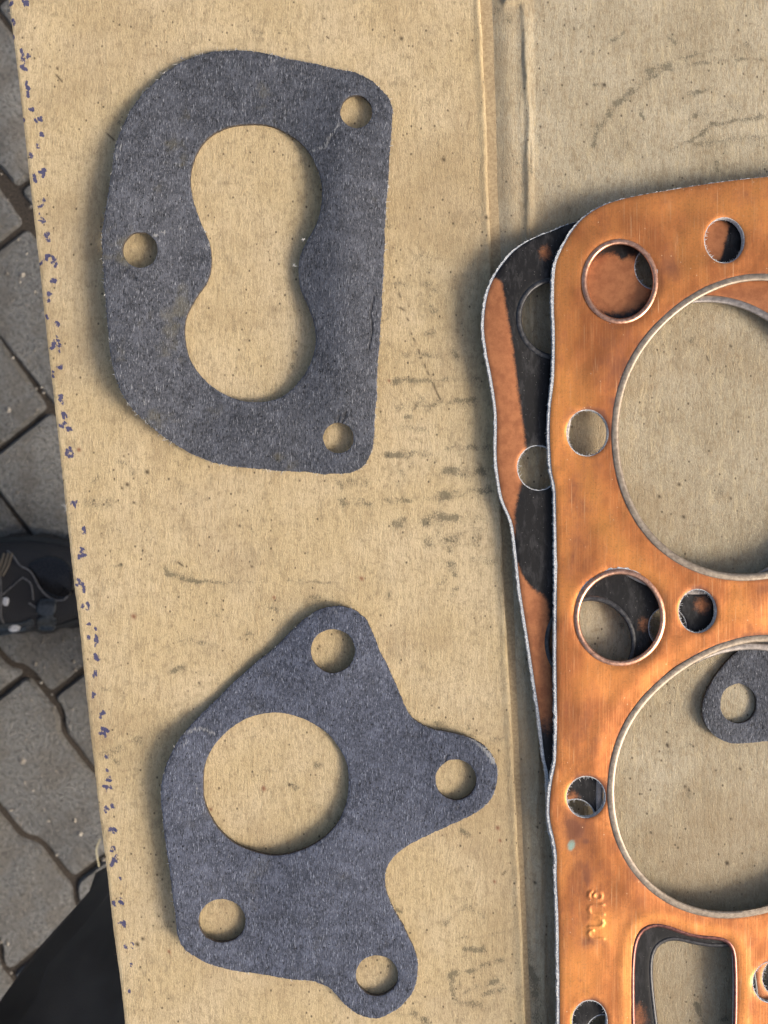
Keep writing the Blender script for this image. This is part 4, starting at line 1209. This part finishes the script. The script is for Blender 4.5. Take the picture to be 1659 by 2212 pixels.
def build_person():
    m_sole = mat_plain('shoe_rubber_black', (0.010, 0.010, 0.011), (0.020, 0.020, 0.022), 0.45, 0.8)
    m_cap = mat_plain('shoe_toe_rubber', (0.008, 0.008, 0.009), (0.014, 0.014, 0.016), 0.16, 0.5)
    m_mesh = mat_mesh_fabric()
    m_pipe = mat_plain('silver_piping', (0.08, 0.08, 0.085), (0.18, 0.18, 0.19), 0.35, 0.6)
    m_lace = mat_plain('tan_lace', (0.09, 0.075, 0.06), (0.17, 0.145, 0.115), 0.8, 1.5)
    m_guard = mat_plain('blue_grey_rubber', (0.022, 0.028, 0.036), (0.045, 0.054, 0.066), 0.22, 0.3)
    m_ref = mat_plain('reflective_patch', (0.62, 0.63, 0.66), (0.78, 0.78, 0.80), 0.3, 1.0)
    per = thing('person', 'person in black trousers and black hiking shoe with grey piping, beside the cardboard', 'person', (-0.45, -0.10, ZG))
    L0 = np.array([-0.45, -0.10, ZG])
    # shoe: heel out of frame to the left, toe pointing right
    toe_x, yc = to_world(212, 1266, ZG + 0.05)
    toe_x = float(toe_x); yc = float(yc)
    U = [0, .012, .03, .055, .09, .13, .17, .21, .25, .275, .29]
    Wd = [.006, .025, .038, .046, .050, .047, .041, .036, .034, .026, .008]
    Hh = [.030, .042, .050, .056, .064, .080, .100, .112, .115, .112, .100]
    def w_of(x): return np.interp(toe_x - x, U, Wd)
    def h_of(x): return np.interp(toe_x - x, U, Hh)
    def top_z(x, y):
        w = max(float(w_of(x)), 1e-4); c = min(abs((y - yc) / w), 0.999)
        return ZG + 0.026 + (float(h_of(x)) - 0.026) * (1 - c ** 2.8) ** 0.55
    xs = toe_x - np.concatenate([[0.0005, .004, .008], np.arange(.014, .285, .007), [.287, .2895]])
    V = []; n = 21
    for x in xs:
        w = float(w_of(x))
        for k in range(n):
            y = yc + w * math.cos(math.pi * k / (n - 1)) * 0.998
            V.append((x, y, top_z(x, y) if 0 < k < n - 1 else ZG + 0.02))
    F = [(i * n + k, (i + 1) * n + k, (i + 1) * n + k + 1, i * n + k + 1) for i in range(len(xs) - 1) for k in range(n - 1)]
    F += [tuple(range(n)), tuple(reversed(range((len(xs) - 1) * n, len(xs) * n)))]
    shoe = mesh_from('shoe', V, F, [m_mesh], loc=L0, parent=per, smooth=True)
    # sole with a lugged rim
    Vs = []; Fs = []
    us = np.linspace(0, .29, 44)
    out = [(toe_x + .006 - u * 1.03, yc + (np.interp(u, U, Wd) + .006)) for u in us] + [(toe_x + .006 - u * 1.03, yc - (np.interp(u, U, Wd) + .006)) for u in us[::-1]]
    out = np.array(out)
    m = len(out)
    cen = out.mean(0)
    for d, z in [(0.004, 0.0), (0.001, .003), (0, .014), (0.001, .024), (0.006, .029), (0.014, .029)]:
        q = out + normals_in(out) * d
        for i, p in enumerate(q):
            lug = 0.0035 if (i % 5 < 3 and .002 < z < .016) else 0
            p = p - normals_in(out)[i] * lug
            Vs.append((p[0], p[1], ZG + z))
    for k in range(5):
        for i in range(m):
            j = (i + 1) % m
            Fs.append((k * m + i, (k + 1) * m + i, (k + 1) * m + j, k * m + j))
    Fs += [tuple(range(m)), tuple(reversed(range(5 * m, 6 * m)))]
    mesh_from('sole', Vs, Fs, [m_sole], loc=L0, parent=shoe, smooth=False)
    def onto(px, py, eps):
        z = ZG + .05
        for _ in range(6):
            x, y = to_world(px, py, z); x, y = float(x), float(y)
            z = top_z(x, y) + eps
        return np.array([x, y, z])
    def cord(name, pts, r, mat, eps=.0006):
        pl = spline(pts, 3, False)
        P = np.array([onto(a, b, eps) for a, b in pl])
        T = np.gradient(P, axis=0); T /= np.linalg.norm(T, axis=1)[:, None] + 1e-9
        V = []; F = []
        for i in range(len(P)):
            a = np.cross(T[i], [0, 0, 1.0]); a /= np.linalg.norm(a) + 1e-9; b = np.cross(a, T[i])
            V += [tuple(P[i] + (a * math.cos(q) + b * math.sin(q)) * r) for q in np.arange(7) / 7 * 2 * math.pi]
        for i in range(len(P) - 1):
            for k in range(7):
                F.append((i * 7 + k, i * 7 + (k + 1) % 7, i * 7 + 7 + (k + 1) % 7, i * 7 + 7 + k))
        return mesh_from(name, V, F, [mat], loc=L0, parent=shoe)
    def patch(name, poly, mat, h):
        poly = spline(poly, 3)
        pr = []
        for d, e in ((0, -.001), (0, h * .6), (1.2, h), (4, h * 1.05), (8, h * 1.08)):
            pr.append([onto(a, b, e) for a, b in offset(poly, d)])
        m = len(poly)
        V = [tuple(p) for r in pr for p in r]
        V.append(tuple(onto(*poly.mean(0), h * 1.1)))
        F = []
        for k in range(4):
            for i in range(m):
                j = (i + 1) % m
                F.append((k * m + i, k * m + j, (k + 1) * m + j, (k + 1) * m + i))
        for i in range(m):
            F.append((4 * m + i, 4 * m + (i + 1) % m, 5 * m))
        if area(poly) > 0: F = [f[::-1] for f in F]
        return mesh_from(name, V, F, [mat], loc=L0, parent=shoe)
    patch('toe_cap', [(62, 1222), (86, 1206), (112, 1200), (140, 1210), (158, 1240), (160, 1276), (140, 1292), (118, 1290), (100, 1280), (85, 1262), (74, 1240)], m_cap, .0020)
    cord('piping', [(16, 1190), (27, 1200), (42, 1221), (59, 1230), (70, 1241), (84, 1267), (100, 1286), (119, 1296), (136, 1296), (147, 1287)], .0011, m_pipe, .0015)
    cord('piping', [(47, 1247), (56, 1252), (66, 1261), (70, 1280), (71, 1296)], .0010, m_pipe)
    cord('piping', [(-6, 1235), (0, 1249), (2, 1283), (2, 1330), (8, 1346)], .0010, m_pipe)
    cord('piping', [(62, 1302), (70, 1308), (78, 1312)], .0011, m_pipe)
    for dx in (0, 9, 17):
        cord('lace', [(-12 + dx, 1244), (0 + dx, 1221), (8 + dx, 1196)], .0016, m_lace, .002)
    cord('seam', [(5, 1285), (24, 1268), (48, 1248)], .0007, m_pipe)
    patch('mudguard', [(-40, 1362), (-10, 1350), (20, 1346), (45, 1344), (68, 1336), (74, 1346), (66, 1358), (40, 1366), (0, 1374), (-40, 1378)], m_guard, .0018)
    patch('lug', [(84, 1298), (102, 1293), (122, 1298), (116, 1330), (98, 1334), (79, 1322)], m_guard, .0035)
    patch('lug', [(84, 1334), (118, 1332), (122, 1350), (114, 1362), (84, 1360)], m_guard, .0035)
    patch('reflector', [(8, 1291), (19, 1293), (16, 1308), (6, 1305)], m_ref, .0006)
    patch('reflector', [(17, 1356), (32, 1350), (44, 1354), (42, 1362), (24, 1365)], m_ref, .0024)
    # trousers: the near leg bends at the knee beside the sheet, the far leg stands over the visible shoe
    hipR = at(-60, 3330, -0.10); midR = at(243, 2748, -0.17); kneeR = at(482, 2200, -0.22); shinR = at(575, 1740, -0.45); ankR = at(625, 1500, -0.69)  # unseen shin and ankle are posed under the sheet to shade the paving
    V1, F1 = tube_mesh([hipR, midR, kneeR, kneeR + np.array([.035, .0, -.05]), shinR, ankR], [.105, .09, .074, .070, .062, .055], 3, 64, .012)
    hipL = at(-700, 2900, -0.10); kneeL = at(-700, 1900, -0.14); ankL = np.array([toe_x - .23, yc, ZG + .09])
    V2, F2 = tube_mesh([hipL, (hipL + kneeL) / 2, kneeL, (kneeL + ankL) / 2 + np.array([-.02, 0, 0]), ankL], [.105, .092, .076, .066, .056], 6, 48, .012)
    b = len(V1)
    V1 = V1 + V2; F1 = F1 + [tuple(i + b for i in f) for f in F2]
    mesh_from('trousers', V1, F1, [m_trou], loc=L0, parent=per)
build_person()
